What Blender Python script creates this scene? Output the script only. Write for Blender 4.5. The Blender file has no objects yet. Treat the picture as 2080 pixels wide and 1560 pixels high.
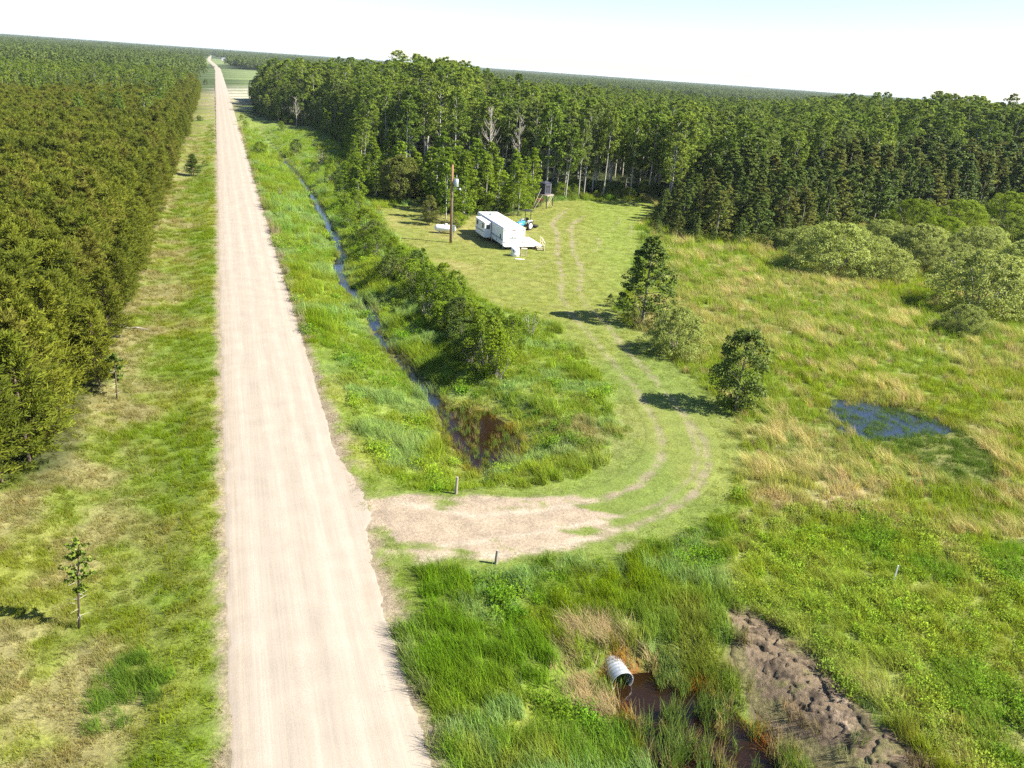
import bpy, math, random
import numpy as np
from mathutils import Vector, Matrix
rng = np.random.default_rng(7); random.seed(7)
sc = bpy.context.scene
COL = bpy.context.scene.collection

# ------------------------------------------------------------------ camera
F_PX = 1583.0; H = 22.0
PITCH = math.radians(21.97); ROLL = math.radians(4.06)
fwd = np.array([0, math.cos(PITCH), -math.sin(PITCH)])
_r0 = np.array([1., 0, 0]); _u0 = np.cross(_r0, fwd)
right = _r0*math.cos(ROLL)+_u0*math.sin(ROLL); up = -_r0*math.sin(ROLL)+_u0*math.cos(ROLL)
cam = bpy.data.cameras.new('camera'); camo = bpy.data.objects.new('camera', cam); COL.objects.link(camo)
cam.sensor_fit = 'HORIZONTAL'; cam.sensor_width = 36; cam.lens = 36*F_PX/2080
cam.clip_start = 0.5; cam.clip_end = 60000
m = Matrix.Identity(4)
for i in range(3):
    m[i][0] = right[i]; m[i][1] = up[i]; m[i][2] = -fwd[i]
m[2][3] = H
camo.matrix_world = m
sc.camera = camo

def G(x, y, z=0.):
    "point of the photograph -> point of the ground plane at height z"
    d = fwd*F_PX+right*(x-1040)+up*(780-y); t = (z-H)/d[2]
    p = np.array([0, 0, H])+d*t
    return p[0], p[1]
def PX(x, y, z):
    v0 = x; v1 = y; v2 = z-H
    w = v1*fwd[1]+v2*fwd[2]; w = np.where(w < .1, .1, w)
    return 1040+F_PX*(v0*right[0]+v1*right[1]+v2*right[2])/w, 780-F_PX*(v0*up[0]+v1*up[1]+v2*up[2])/w
def GP(l, z=0.): return np.array([G(a, b, z) for a, b in l])

# ------------------------------------------------------------------ light
SUN_EL = 44; SUN_AZ = -6           # azimuth from +X, towards the camera side
w = bpy.data.worlds.new("World"); sc.world = w; w.use_nodes = True
nt = w.node_tree; nt.nodes.clear()
sky = nt.nodes.new('ShaderNodeTexSky'); sky.sky_type = 'NISHITA'; sky.sun_disc = False
sky.sun_elevation = math.radians(SUN_EL); sky.sun_rotation = math.radians(90-SUN_AZ)
sky.air_density = 1.0; sky.dust_density = 0.3; sky.ozone_density = 2.2; sky.altitude = 0
bg = nt.nodes.new('ShaderNodeBackground'); bg.inputs[1].default_value = 0.068
wo = nt.nodes.new('ShaderNodeOutputWorld')
wb = nt.nodes.new('ShaderNodeVectorMath'); wb.operation = 'MULTIPLY'; wb.inputs[1].default_value = (.975, .975, 1.08)   # the camera's cool white balance
nt.links.new(sky.outputs[0], wb.inputs[0]); nt.links.new(wb.outputs[0], bg.inputs[0]); nt.links.new(bg.outputs[0], wo.inputs[0])
sun = bpy.data.lights.new('sun', 'SUN'); sun.energy = 5.0; sun.angle = math.radians(.5); sun.color = (1, .94, .82)
suno = bpy.data.objects.new('sun', sun); COL.objects.link(suno)
sd = Vector((math.cos(math.radians(SUN_EL))*math.cos(math.radians(SUN_AZ)), math.cos(math.radians(SUN_EL))*math.sin(math.radians(SUN_AZ)), math.sin(math.radians(SUN_EL))))
suno.rotation_euler = sd.to_track_quat('Z', 'Y').to_euler(); suno.location = (60, -10, 80)
vs = sc.view_settings; vs.view_transform = 'Standard'; vs.look = 'None'; vs.gamma = 1; vs.use_curve_mapping = False
vs.exposure = 1.6
sc.cycles.max_bounces = 6; sc.cycles.diffuse_bounces = 2; sc.cycles.glossy_bounces = 2; sc.cycles.transmission_bounces = 3
sc.cycles.transparent_max_bounces = 8; sc.cycles.use_denoising = False; sc.cycles.volume_bounces = 0

# ------------------------------------------------------------------ numpy noise
def _h(ix, iy, s):
    n = (ix.astype(np.int64)*374761393+iy.astype(np.int64)*668265263+s*144305777) & 0xffffffff
    n = ((n ^ (n >> 13))*1274126177) & 0xffffffff
    return ((n ^ (n >> 16)) & 0xffff)/65535.
def vn(x, y, s=0):
    x = np.asarray(x, float); y = np.asarray(y, float)
    ix = np.floor(x); iy = np.floor(y); fx = x-ix; fy = y-iy
    fx = fx*fx*(3-2*fx); fy = fy*fy*(3-2*fy)
    a = _h(ix, iy, s); b = _h(ix+1, iy, s); c = _h(ix, iy+1, s); d = _h(ix+1, iy+1, s)
    return (a*(1-fx)+b*fx)*(1-fy)+(c*(1-fx)+d*fx)*fy
def fbm(x, y, sc_, o=4, s=0):
    t = 0; a = .5; n = 0
    for k in range(o):
        t = t+a*vn(x/sc_*2**k+17.3*k, y/sc_*2**k-9.1*k, s+k); n += a; a *= .5
    return t/n
def sm(x): x = np.clip(x, 0, 1); return x*x*(3-2*x)
def seg_dist(x, y, P):
    "distance to polyline, with signed side ignored"
    best = np.full(np.shape(x), 1e9)
    for (ax, ay), (bx, by) in zip(P[:-1], P[1:]):
        dx, dy = bx-ax, by-ay; L = dx*dx+dy*dy
        u = np.clip(((x-ax)*dx+(y-ay)*dy)/L, 0, 1)
        best = np.minimum(best, np.hypot(x-ax-u*dx, y-ay-u*dy))
    return best
def poly_sd(x, y, P):
    "signed distance, negative inside"
    P = np.asarray(P); d = seg_dist(x, y, np.vstack([P, P[:1]]))
    ins = np.zeros(np.shape(x), bool)
    for (ax, ay), (bx, by) in zip(P, np.roll(P, -1, 0)):
        c = ((ay > y) != (by > y)) & (x < (bx-ax)*(y-ay)/((by-ay) if by != ay else 1e-9)+ax)
        ins ^= c
    return np.where(ins, -d, d)

# ------------------------------------------------------------------ plan of the place (world metres)
WZ = -1.15                                             # water level in the ditch
RD = np.array([-.3565, .9343]); RN = np.array([.9343, .3565]); RC = np.array([-5.06, 19.23]); RW = 3.3
def rt(x, y): return (x-RC[0])*RN[0]+(y-RC[1])*RN[1]
STREAM = GP([(520, 250), (533, 275), (565, 310), (578, 327), (600, 352), (625, 385), (645, 415), (668, 460), (690, 500), (697, 520), (685, 548), (700, 580), (735, 615), (758, 640), (765, 680), (795, 715), (835, 760), (870, 800), (895, 830), (915, 860)], WZ)
s0 = STREAM[0]
STREAM = np.vstack([[s0+RD*900-RN*0], [s0+RD*350], [s0+RD*120+RN*1.5], [s0+RD*60-RN*1], STREAM])
POND = GP([(898, 838), (940, 828), (985, 838), (1020, 862), (1055, 895), (1045, 925), (1015, 945), (985, 958), (955, 952), (935, 915), (912, 890)], WZ)
SOUTH = GP([(1246, 1362), (1300, 1392), (1370, 1440), (1450, 1510), (1540, 1600), (1700, 1800)], WZ)
SPOOL = GP([(1238, 1368), (1290, 1362), (1345, 1385), (1420, 1415), (1480, 1450), (1560, 1530), (1640, 1640), (1420, 1680), (1335, 1570), (1290, 1490), (1262, 1430)], WZ)
MARSH = GP([(1690, 832), (1750, 822), (1820, 828), (1880, 845), (1950, 880), (2010, 930), (2015, 980), (1950, 980), (1880, 945), (1820, 910), (1745, 880)])
MARSH2 = GP([(1930, 985), (1990, 970), (2010, 1000), (1960, 1010)])
DRIVE = GP([(700, 1075), (860, 1070), (1000, 1066), (1180, 1050), (1290, 1020), (1365, 965), (1392, 905), (1375, 860), (1330, 790), (1265, 715), (1200, 655), (1158, 600), (1145, 520), (1150, 470)])
CROSS = GP([(640, 1060), (860, 1070), (1000, 1066), (1200, 1060), (1330, 1040)])
DIRT = GP([(742, 1035), (800, 1010), (850, 1010), (905, 1022), (960, 1015), (1100, 1022), (1190, 1015), (1250, 1040), (1270, 1075), (1180, 1110), (1100, 1132), (960, 1140), (850, 1135), (800, 1115), (770, 1080)])
LAWN = GP([(775, 425), (860, 415), (900, 432), (1000, 438), (1080, 430), (1100, 412), (1210, 412), (1335, 415), (1320, 440), (1290, 470), (1300, 500), (1280, 560), (1255, 620), (1215, 640), (1180, 655), (1110, 650), (1030, 625), (950, 590), (890, 540), (840, 500), (800, 480)])
MUD = GP([(1478, 1235), (1530, 1240), (1580, 1270), (1640, 1330), (1710, 1390), (1790, 1460), (1860, 1530), (1930, 1600), (1700, 1610), (1640, 1530), (1590, 1470), (1560, 1420), (1515, 1370), (1490, 1310)])
RUT_A = GP([(1150, 428), (1122, 452), (1133, 478), (1133, 520), (1142, 560), (1138, 600), (1162, 640), (1202, 685), (1240, 730), (1290, 790), (1322, 840), (1345, 890), (1340, 940), (1300, 985), (1220, 1015), (1100, 1038), (960, 1048), (800, 1020)])
RUT_B = GP([(1190, 440), (1163, 455), (1160, 470), (1163, 510), (1182, 548), (1176, 590), (1192, 622), (1230, 655), (1262, 700), (1310, 750), (1350, 795), (1395, 850), (1432, 900), (1438, 950), (1410, 1005), (1340, 1050), (1200, 1095), (1050, 1128), (850, 1132)])
RUT_C = GP([(1395, 860), (1418, 920), (1405, 970), (1340, 1025), (1220, 1060), (1080, 1085), (900, 1110)])
LOOPS = [GP([(1163, 480), (1195, 478), (1215, 485), (1219, 500), (1205, 512)]), GP([(1120, 470), (1122, 455), (1150, 440)]), GP([(1240, 470), (1253, 458), (1258, 445)]), GP([(1275, 480), (1283, 470), (1280, 455)]), GP([(1150, 470), (1170, 455), (1185, 448)]), GP([(1085, 545), (1110, 530), (1135, 522)])]
MEADOW_EDGE = GP([(1330, 500), (1300, 560), (1270, 640), (1345, 735), (1450, 850), (1475, 900), (1512, 1000), (1500, 1100), (1478, 1180), (1500, 1230), (1600, 1290), (1720, 1390), (1850, 1480), (2000, 1620)])
FOREST = np.vstack([GP([(505, 200), (513, 226), (545, 241), (582, 254), (628, 258), (695, 298), (706, 322), (690, 345), (703, 385), (730, 402), (762, 405), (860, 410), (880, 432), (950, 440), (1078, 430), (1098, 410), (1200, 406), (1335, 410), (1345, 440), (1560, 455), (1640, 440), (1900, 415), (2140, 420)]),
                   [[420, 420], [420, 1000], [-60, 1000], [-60, 470]]])
POPLARS = GP([(1325, 482), (1400, 492), (1460, 498), (1570, 502), (1630, 490), (1700, 470), (1800, 455), (2000, 445), (2140, 450), (2140, 400), (1900, 402), (1640, 425), (1350, 432)])

def poolish(x, y):
    return np.minimum(poly_sd(x, y, POND), poly_sd(x, y, SPOOL))
def terrain(x, y, fine=True):
    x = np.asarray(x, float); y = np.asarray(y, float)
    t = rt(x, y)
    s = (x-RC[0])*RD[0]+(y-RC[1])*RD[1]
    # ditches
    d1 = np.minimum(seg_dist(x, y, STREAM)-.25+.22*sm((84-y)/14), poly_sd(x, y, POND))
    d2 = poly_sd(x, y, SPOOL)
    d = np.minimum(d1, d2)+.75*(fbm(x, y, 2.6, 3, 5)-.5)
    e = np.clip(t-RW-.5, 0.01, 99)
    side = t < rt_line(x, y)
    f_road = e/(e+np.clip(d, 0, 99))
    f_far = 1-np.clip(d, 0, 99)/(3.2+1.2*fbm(x, y, 9, 2, 3))
    f = np.where(side, np.minimum(f_road, 1-np.clip(d, 0, 99)/9.), f_far)
    f = np.clip(f, 0, 1)
    z = -1.07*sm(f)-.33*sm((.5-d)/.5)-.15*np.clip(-d, 0, 1)
    z = np.where(t < RW+.4, 0, z)
    # driveway crossing is a causeway
    dd = seg_dist(x, y, CROSS)
    z = z*sm((dd-2.9)/2.2)
    # marsh hollows
    z = z-.42*sm((1.7-poly_sd(x, y, MARSH)-2.2*(fbm(x, y, 1.8, 3, 9)-.5)*2)/1.6)-.28*sm((.6-poly_sd(x, y, MARSH2))/1.2)
    # verge on the left is a shallow hollow
    z = z-.5*sm((-t-RW-.8)/3.)*sm((13+t)/4.)*(s < 400)
    # road bed and the small berm beside it
    z = z+.13*np.exp(-((t-RW-.45)/.32)**2)*sm((seg_dist(x, y, DRIVE)-5)/3)*sm((y-38)/6)
    z = z-.12*sm((RW-.45-np.abs(t))/.5)
    # the bank over the culvert pipe
    s_c = 1.9
    z = np.where((s > s_c-2) & (s < 17) & (t > RW), z*(1-sm((s-s_c-.05)/1.5)), z)
    # gentle rises under the far woods
    k = sm((t-16)/60)
    z = z+k*7.0*np.exp(-((x+45)/62)**2-((y-255)/75)**2)+4.5*np.exp(-((x-165)/80)**2-((y-270)/80)**2)
    z = z+sm((np.hypot(x, y)-700)/2500)*6*(fbm(x, y, 1800, 3, 77)-.35)*sm((np.abs(t)-40)/150)
    if fine:
        open_ = sm((poly_sd(x, y, LAWN)-0)/3)*sm((dd-3)/2)*sm((seg_dist(x, y, DRIVE)-3)/2)*sm((np.abs(t)-RW-.6)/1.)
        z = z+open_*(.16*(fbm(x, y, 2.2, 3, 21)-.5)+.2*(fbm(x, y, 9, 2, 22)-.5))
    return z
_sl = None
def rt_line(x, y):
    "t coordinate of the ditch line at this distance along the road"
    global _sl
    if _sl is None:
        P = np.vstack([STREAM, GP([(980, 950)], WZ), SOUTH])
        s = (P[:, 0]-RC[0])*RD[0]+(P[:, 1]-RC[1])*RD[1]; t = rt(P[:, 0], P[:, 1])
        o = np.argsort(s); _sl = (s[o], t[o])
    s = (x-RC[0])*RD[0]+(y-RC[1])*RD[1]
    return np.interp(s, _sl[0], _sl[1])

# ------------------------------------------------------------------ ground colours (albedo of the plants and soil themselves)
LUSH = np.array([.108, .152, .020]); BLUEG = np.array([.115, .168, .045]); YEL = np.array([.158, .176, .030])
TAN = np.array([.36, .29, .165]); OLIVE = np.array([.145, .148, .034]); LAWNC = np.array([.150, .168, .036])
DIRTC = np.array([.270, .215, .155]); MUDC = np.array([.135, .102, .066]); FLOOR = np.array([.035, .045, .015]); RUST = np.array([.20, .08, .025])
FIELD = np.array([.13, .165, .06])
def mix(a, b, f): f = np.asarray(f)[..., None]; return a*(1-f)+b*f
def zones(x, y):
    t = rt(x, y)
    z = {}
    z['t'] = t
    z['lawn'] = sm((1.2-poly_sd(x, y, LAWN)-1.5*(fbm(x, y, 4, 3, 31)-.5))/2.)
    dr = seg_dist(x, y, DRIVE)
    z['drive'] = sm((4.6-dr+1.6*(fbm(x, y, 3, 3, 32)-.5))/1.6)*(t > RW)
    n = fbm(x, y, 1.6, 4, 33)
    aa = seg_dist(x, y, RUT_C)
    z['dirt'] = sm((.25-poly_sd(x, y, DIRT)/1.7+2.6*(n-.5)+2.6*(fbm(x*.3, y*1.7, 1.0, 4, 37)-.5))/.6)*(t > RW-.5)
    rut = np.minimum(seg_dist(x, y, RUT_A), seg_dist(x, y, RUT_B))
    rc = seg_dist(x, y, RUT_C)
    lp = np.full(np.shape(x), 1e9)
    for q in LOOPS: lp = np.minimum(lp, seg_dist(x, y, q))
    z['rut'] = np.maximum(sm((.42-rut+.45*(fbm(x, y, 1.1, 3, 34)-.5))/.35)*(.50+.35*sm((47-y)/8)+.12*sm((y-78)/10)*2.2), sm((.3-rc+.3*(n-.5))/.3)*.6)
    z['loop'] = sm((.22-lp)/.2)*.55
    z['mud'] = sm((.3-poly_sd(x, y, MUD)+1.6*(fbm(x, y, 1.2, 4, 35)-.5))/.5)
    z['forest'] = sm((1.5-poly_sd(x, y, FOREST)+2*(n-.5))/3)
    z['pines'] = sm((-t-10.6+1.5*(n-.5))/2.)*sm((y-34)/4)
    me = poly_side(x, y)
    z['meadow'] = me
    z['left'] = sm((-t-RW)/.5)
    return z
def poly_side(x, y):
    "1 to the right (east) of the meadow edge"
    P = MEADOW_EDGE; o = np.argsort(P[:, 1])
    xe = np.interp(y, P[o, 1], P[o, 0])
    return sm((x-xe+.5)/1.)*(y < 190)
def ground_col(x, y, z=None):
    if z is None: z = zones(x, y)
    t = z['t']
    n1 = fbm(x, y, 7, 4, 41); n2 = fbm(x, y, 2.2, 4, 42); n3 = fbm(x, y, 18, 3, 43); n4 = fbm(x, y, .9, 3, 44)
    c = mix(np.broadcast_to(LUSH, np.shape(x)+(3,)), YEL, sm((n1-.42)/.25)*.8)
    c = mix(c, BLUEG, sm((n3-.52)/.12)*.6*(t > 0))
    c = mix(c, OLIVE, sm((n2-.58)/.12)*.5)
    dit = sm((t-RW-1)/2)*(1-z['meadow'])*sm((y-37)/3)*(1-z['lawn'])
    c = mix(c, np.array([.150, .205, .040]), dit*.55)
    # left verge: tan near the pines, green towards the road
    dryl = sm((-t-5.4+3.5*(n1-.5)*2)/4)*z['left']
    c = mix(c, TAN*.62, dryl*sm((n2-.36)/.22)*.75)
    c = mix(c, OLIVE, dryl*.35)
    # meadow
    md = z['meadow']
    green_part = sm((np.hypot((x-19)/9, (y-30)/9.)-1)/-.6)
    dry = sm((n1-.58)/.08)*.36+sm((n2-.62)/.06)*.42
    band = np.exp(-((y-.25*x-34)/4.5)**2)*.5
    c = mix(c, YEL*.95, md*.35); c = mix(c, np.array([.150, .195, .035]), md*.35)
    c = mix(c, TAN*.8, np.clip(md*(dry*.8+band*.7*sm((n2-.42)/.15))*(1-green_part*.8), 0, .85))
    c = mix(c, np.array([.10, .10, .03]), sm((3-poly_sd(x, y, MARSH))/4)*md*.6)
    # mown areas
    lawn = mix(np.broadcast_to(LAWNC, np.shape(x)+(3,)), np.array([.25, .21, .085]), sm((fbm(x, y, 9, 3, 46)-.50)/.16)*.40*sm((4-x)/5)+.12*sm((n2-.5)/.1))
    arc = .5+.5*np.sin(np.hypot(x-30, y-60)*4.2+2*n1)
    lawn = lawn*(1+.07*(arc-.5)*sm((4-x)/6))[..., None]
    lawn = mix(lawn, np.array([.135, .190, .030]), sm((x-7)/6)*.5)
    c = mix(c, lawn, z['lawn'])
    c = mix(c, mix(np.broadcast_to(np.array([.122, .158, .034]), np.shape(x)+(3,)), np.array([.160, .175, .042]), sm((n1-.4)/.2)*.7), z['drive']*(1-z['lawn'])*.85)
    brown = np.exp(-(np.hypot((x-5.2)/2.6, (y-48)/4.))**2)*sm((n2-.35)/.15)      # worn slope by the pond
    c = mix(c, TAN*.55, brown*.8)
    pd = poly_sd(x, y, POND)
    c = mix(c, np.array([.16, .14, .04]), sm((1.6-pd)/1.5)*.6)
    c = mix(c, RUST, sm((.5-pd)/.5)*.5)
    ps = poly_sd(x, y, SPOOL)
    c = mix(c, RUST*.9, sm((.6-ps+1.2*(n4-.5))/.5)*.9)
    strm = seg_dist(x, y, STREAM)
    c = mix(c, np.array([.07, .06, .03]), sm((1.0-strm)/.5)*.8)
    c = mix(c, DIRTC*.82, np.clip(z['rut']+z['loop'], 0, 1)*(.35+.65*sm((n4-.3)/.25)))
    shoulder = sm((RW+1.5+1.6*(n2-.5)-t)/1.1)*(t > 0)*sm((55-y)/14)
    c = mix(c, DIRTC*.8, shoulder*sm((n4-.36)/.2)*.8)
    sh2 = sm((RW+.5+.7*(n4-.5)-np.abs(t))/.3)
    c = mix(c, DIRTC*.85, sh2*.85)
    c = mix(c, DIRTC, z['dirt'])
    tyre = np.maximum(np.exp(-(seg_dist(x, y, RUT_A)/.22)**2), np.maximum(np.exp(-(seg_dist(x, y, RUT_B)/.22)**2), np.exp(-(seg_dist(x, y, RUT_C)/.2)**2)))
    c = mix(c, np.array([.345, .29, .22]), z['dirt']*tyre*.8)
    c = mix(c, MUDC, z['mud'])
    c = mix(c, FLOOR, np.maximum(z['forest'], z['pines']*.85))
    # far country
    r = np.hypot(x, y)
    far = sm((r-420)/120)
    farc = mix(np.broadcast_to(np.array([.045, .065, .02]), np.shape(x)+(3,)), FIELD, sm((fbm(x, y, 420, 2, 90)-.60)/.04))
    c = mix(c, farc, far)
    s = (x-RC[0])*RD[0]+(y-RC[1])*RD[1]
    pas = ((t > 14) & (t < 200) & (s > 430) & (s < 1050))
    c = np.where(pas[..., None], FIELD*(.9+.3*fbm(x, y, 60, 3, 91))[..., None], c)
    sand = sm((3.2-np.abs(t-9.5-4*(fbm(x, y, 40, 2, 92)-.5)))/1.5)*(s > 330)*(s < 900)*sm((fbm(x, y, 30, 3, 93)-.42)/.08)
    c = mix(c, np.array([.45, .40, .34]), sand*.9)
    return np.clip(c, .005, .9)

# ------------------------------------------------------------------ helpers for objects
def tag(o, label=None, cat=None, group=None, kind=None):
    if label: o['label'] = label
    if cat: o['category'] = cat
    if group: o['group'] = group
    if kind: o['kind'] = kind
    return o
def np_mesh(name, V, faces_idx, nper, mats=(), mat_idx=None, smooth=False, attr=None, vcol=None):
    me = bpy.data.meshes.new(name)
    V = np.asarray(V, np.float32); fi = np.asarray(faces_idx, np.int32).ravel(); nf = len(fi)//nper
    me.vertices.add(len(V)); me.vertices.foreach_set('co', V.ravel())
    me.loops.add(len(fi)); me.loops.foreach_set('vertex_index', fi)
    me.polygons.add(nf); me.polygons.foreach_set('loop_start', np.arange(nf, dtype=np.int32)*nper)
    me.polygons.foreach_set('loop_total', np.full(nf, nper, np.int32))
    for mt in mats: me.materials.append(mt)
    if mat_idx is not None: me.polygons.foreach_set('material_index', np.asarray(mat_idx, np.int32))
    me.polygons.foreach_set('use_smooth', np.full(nf, smooth, bool))
    if attr is not None:
        a = me.attributes.new('v', 'FLOAT', 'FACE'); a.data.foreach_set('value', np.asarray(attr, np.float32))
    if vcol is not None:
        a = me.color_attributes.new('gcol', 'FLOAT_COLOR', 'POINT')
        cc = np.ones((len(V), 4), np.float32); cc[:, :3] = vcol; a.data.foreach_set('color', cc.ravel())
    me.update(calc_edges=True); me.validate()
    return me
def link(name, me, parent=None, loc=None):
    o = bpy.data.objects.new(name, me); COL.objects.link(o)
    if parent: o.parent = parent
    if loc is not None: o.location = loc
    return o
def empty(name, loc, rz=0):
    o = bpy.data.objects.new(name, None); COL.objects.link(o); o.location = loc; o.rotation_euler = (0, 0, rz)
    o.empty_display_size = .3
    return o
class MB:
    "collects boxes, tubes and lathes into one mesh"
    def __init__(s): s.v = []; s.f = []
    def add(s, vs_, fs_):
        b = len(s.v); s.v += [tuple(p) for p in vs_]; s.f += [tuple(b+i for i in f) for f in fs_]
    def box(s, c, d, rz=0, M=None):
        x, y, z = d[0]/2, d[1]/2, d[2]/2; ca, sa = math.cos(rz), math.sin(rz); P = []
        for dz in (-z, z):
            for dx, dy in ((-x, -y), (x, -y), (x, y), (-x, y)):
                p = Vector((dx, dy, dz))
                if M is not None: p = M @ p
                P.append((c[0]+p.x*ca-p.y*sa, c[1]+p.x*sa+p.y*ca, c[2]+p.z))
        s.add(P, [(3, 2, 1, 0), (4, 5, 6, 7), (0, 1, 5, 4), (1, 2, 6, 5), (2, 3, 7, 6), (3, 0, 4, 7)]); return s
    def bar(s, a, b, wd, ht=None):
        a = Vector(a); b = Vector(b); d = b-a; q = d.to_track_quat('Z', 'Y').to_matrix()
        s.box((a+b)/2, (wd, ht or wd, d.length), 0, q); return s
    def tube(s, pts, rad, n=8, cap=True):
        pts = [Vector(p) for p in pts]; rad = rad if hasattr(rad, '__len__') else [rad]*len(pts); P = []; fs_ = []
        for i, p in enumerate(pts):
            d = (pts[min(i+1, len(pts)-1)]-pts[max(i-1, 0)]).normalized()
            q = d.to_track_quat('Z', 'Y').to_matrix()
            for k in range(n):
                a = 2*math.pi*k/n; P.append(p+q @ Vector((math.cos(a)*rad[i], math.sin(a)*rad[i], 0)))
        for i in range(len(pts)-1):
            for k in range(n): fs_.append((i*n+k, i*n+(k+1) % n, (i+1)*n+(k+1) % n, (i+1)*n+k))
        if cap: fs_.append(tuple(range(n-1, -1, -1))); fs_.append(tuple((len(pts)-1)*n+k for k in range(n)))
        s.add(P, fs_); return s
    def build(s, name, mat, parent=None, smooth=False, bevel=0):
        me = bpy.data.meshes.new(name); me.from_pydata(s.v, [], s.f); me.materials.append(mat); me.update()
        if smooth:
            for p in me.polygons: p.use_smooth = True
        o = link(name, me, parent)
        if bevel:
            b = o.modifiers.new('bevel', 'BEVEL'); b.width = bevel; b.segments = 2; b.limit_method = 'ANGLE'
        return o

# ------------------------------------------------------------------ materials
def newmat(name):
    m_ = bpy.data.materials.new(name); m_.use_nodes = True; n = m_.node_tree; n.nodes.clear()
    o = n.nodes.new('ShaderNodeOutputMaterial'); return m_, n, o
def N(n, t, **k):
    x = n.nodes.new(t)
    for a, b in k.items(): setattr(x, a, b)
    return x
def plain(name, col, rough=.6, metal=0, noise=.12, nscale=8, bump=0, spec=.5):
    m_, n, o = newmat(name); b = N(n, 'ShaderNodeBsdfPrincipled'); b.inputs['Roughness'].default_value = rough; b.inputs['Metallic'].default_value = metal
    b.inputs['Specular IOR Level'].default_value = spec
    tc = N(n, 'ShaderNodeTexCoord'); nz = N(n, 'ShaderNodeTexNoise'); nz.inputs['Scale'].default_value = nscale; nz.inputs['Detail'].default_value = 6
    n.links.new(tc.outputs['Object'], nz.inputs['Vector'])
    mr = N(n, 'ShaderNodeMapRange'); mr.inputs[3].default_value = 1-noise*1.5; mr.inputs[4].default_value = 1+noise
    n.links.new(nz.outputs[0], mr.inputs[0])
    mx = N(n, 'ShaderNodeVectorMath', operation='SCALE'); mx.inputs[0].default_value = col[:3]
    n.links.new(mr.outputs[0], mx.inputs['Scale']); n.links.new(mx.outputs[0], b.inputs['Base Color'])
    if bump:
        bp = N(n, 'ShaderNodeBump'); bp.inputs['Strength'].default_value = bump; bp.inputs['Distance'].default_value = .02
        n.links.new(nz.outputs[0], bp.inputs['Height']); n.links.new(bp.outputs[0], b.inputs['Normal'])
    n.links.new(b.outputs[0], o.inputs[0]); return m_
def math_(n, op, a, b=None, clamp=False):
    x = N(n, 'ShaderNodeMath', operation=op); x.use_clamp = clamp
    for i, q in enumerate((a, b)):
        if q is None: continue
        if isinstance(q, (int, float)): x.inputs[i].default_value = q
        else: n.links.new(q, x.inputs[i])
    return x.outputs[0]
def leaf_mat(name, cA, cB, var=.5, trans=.35, upn=.3, hue_patch=30, rough=.7, instcol=False, spec=.12, third=None):
    "leaves: two leaf colours picked by plant, by patch and by leaf"
    m_, n, o = newmat(name)
    oi = N(n, 'ShaderNodeObjectInfo'); at = N(n, 'ShaderNodeAttribute', attribute_name='v')
    if instcol:
        ic = N(n, 'ShaderNodeAttribute', attribute_name='col', attribute_type='INSTANCER'); base = ic.outputs['Color']
    else:
        f = math_(n, 'ADD', math_(n, 'MULTIPLY', oi.outputs['Random'], .75), math_(n, 'MULTIPLY', at.outputs['Fac'], .45))
        mx = N(n, 'ShaderNodeMix', data_type='RGBA'); n.links.new(math_(n, 'MULTIPLY', f, .85, True), mx.inputs[0])
        mx.inputs[6].default_value = (*cA, 1); mx.inputs[7].default_value = (*cB, 1); base = mx.outputs[2]
        if third is not None:
            m3 = N(n, 'ShaderNodeMix', data_type='RGBA')
            k = math_(n, 'GREATER_THAN', math_(n, 'FRACT', math_(n, 'MULTIPLY', oi.outputs['Random'], 7.31)), .86)
            n.links.new(math_(n, 'MULTIPLY', k, .7), m3.inputs[0]); n.links.new(base, m3.inputs[6]); m3.inputs[7].default_value = (*third, 1); base = m3.outputs[2]
    hs = N(n, 'ShaderNodeHueSaturation'); hs.inputs['Saturation'].default_value = 1.13; hs.inputs['Value'].default_value = 1.03; n.links.new(base, hs.inputs['Color'])
    sc_ = N(n, 'ShaderNodeVectorMath', operation='SCALE'); n.links.new(hs.outputs[0], sc_.inputs[0])
    vv = math_(n, 'ADD', math_(n, 'MULTIPLY', at.outputs['Fac'], var), 1-var*.5)
    vv = math_(n, 'MULTIPLY', vv, math_(n, 'ADD', math_(n, 'MULTIPLY', math_(n, 'FRACT', math_(n, 'MULTIPLY', oi.outputs['Random'], 13.7)), .35), .83))
    n.links.new(vv, sc_.inputs['Scale'])
    b = N(n, 'ShaderNodeBsdfPrincipled'); b.inputs['Roughness'].default_value = rough; b.inputs['Specular IOR Level'].default_value = spec
    n.links.new(sc_.outputs[0], b.inputs['Base Color'])
    tr = N(n, 'ShaderNodeBsdfTranslucent'); tc = N(n, 'ShaderNodeVectorMath', operation='MULTIPLY'); tc.inputs[1].default_value = (1.25, 1.25, .6)
    n.links.new(sc_.outputs[0], tc.inputs[0]); n.links.new(tc.outputs[0], tr.inputs[0])
    geo = N(n, 'ShaderNodeNewGeometry'); va = N(n, 'ShaderNodeVectorMath', operation='SCALE'); va.inputs['Scale'].default_value = 1-upn; n.links.new(geo.outputs['Normal'], va.inputs[0])
    vb = N(n, 'ShaderNodeVectorMath', operation='ADD'); n.links.new(va.outputs[0], vb.inputs[0]); vb.inputs[1].default_value = (0, 0, upn)
    vn_ = N(n, 'ShaderNodeVectorMath', operation='NORMALIZE'); n.links.new(vb.outputs[0], vn_.inputs[0]); n.links.new(vn_.outputs[0], b.inputs['Normal'])
    ms = N(n, 'ShaderNodeMixShader'); ms.inputs[0].default_value = trans
    n.links.new(b.outputs[0], ms.inputs[1]); n.links.new(tr.outputs[0], ms.inputs[2]); n.links.new(ms.outputs[0], o.inputs[0])
    return m_
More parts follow.
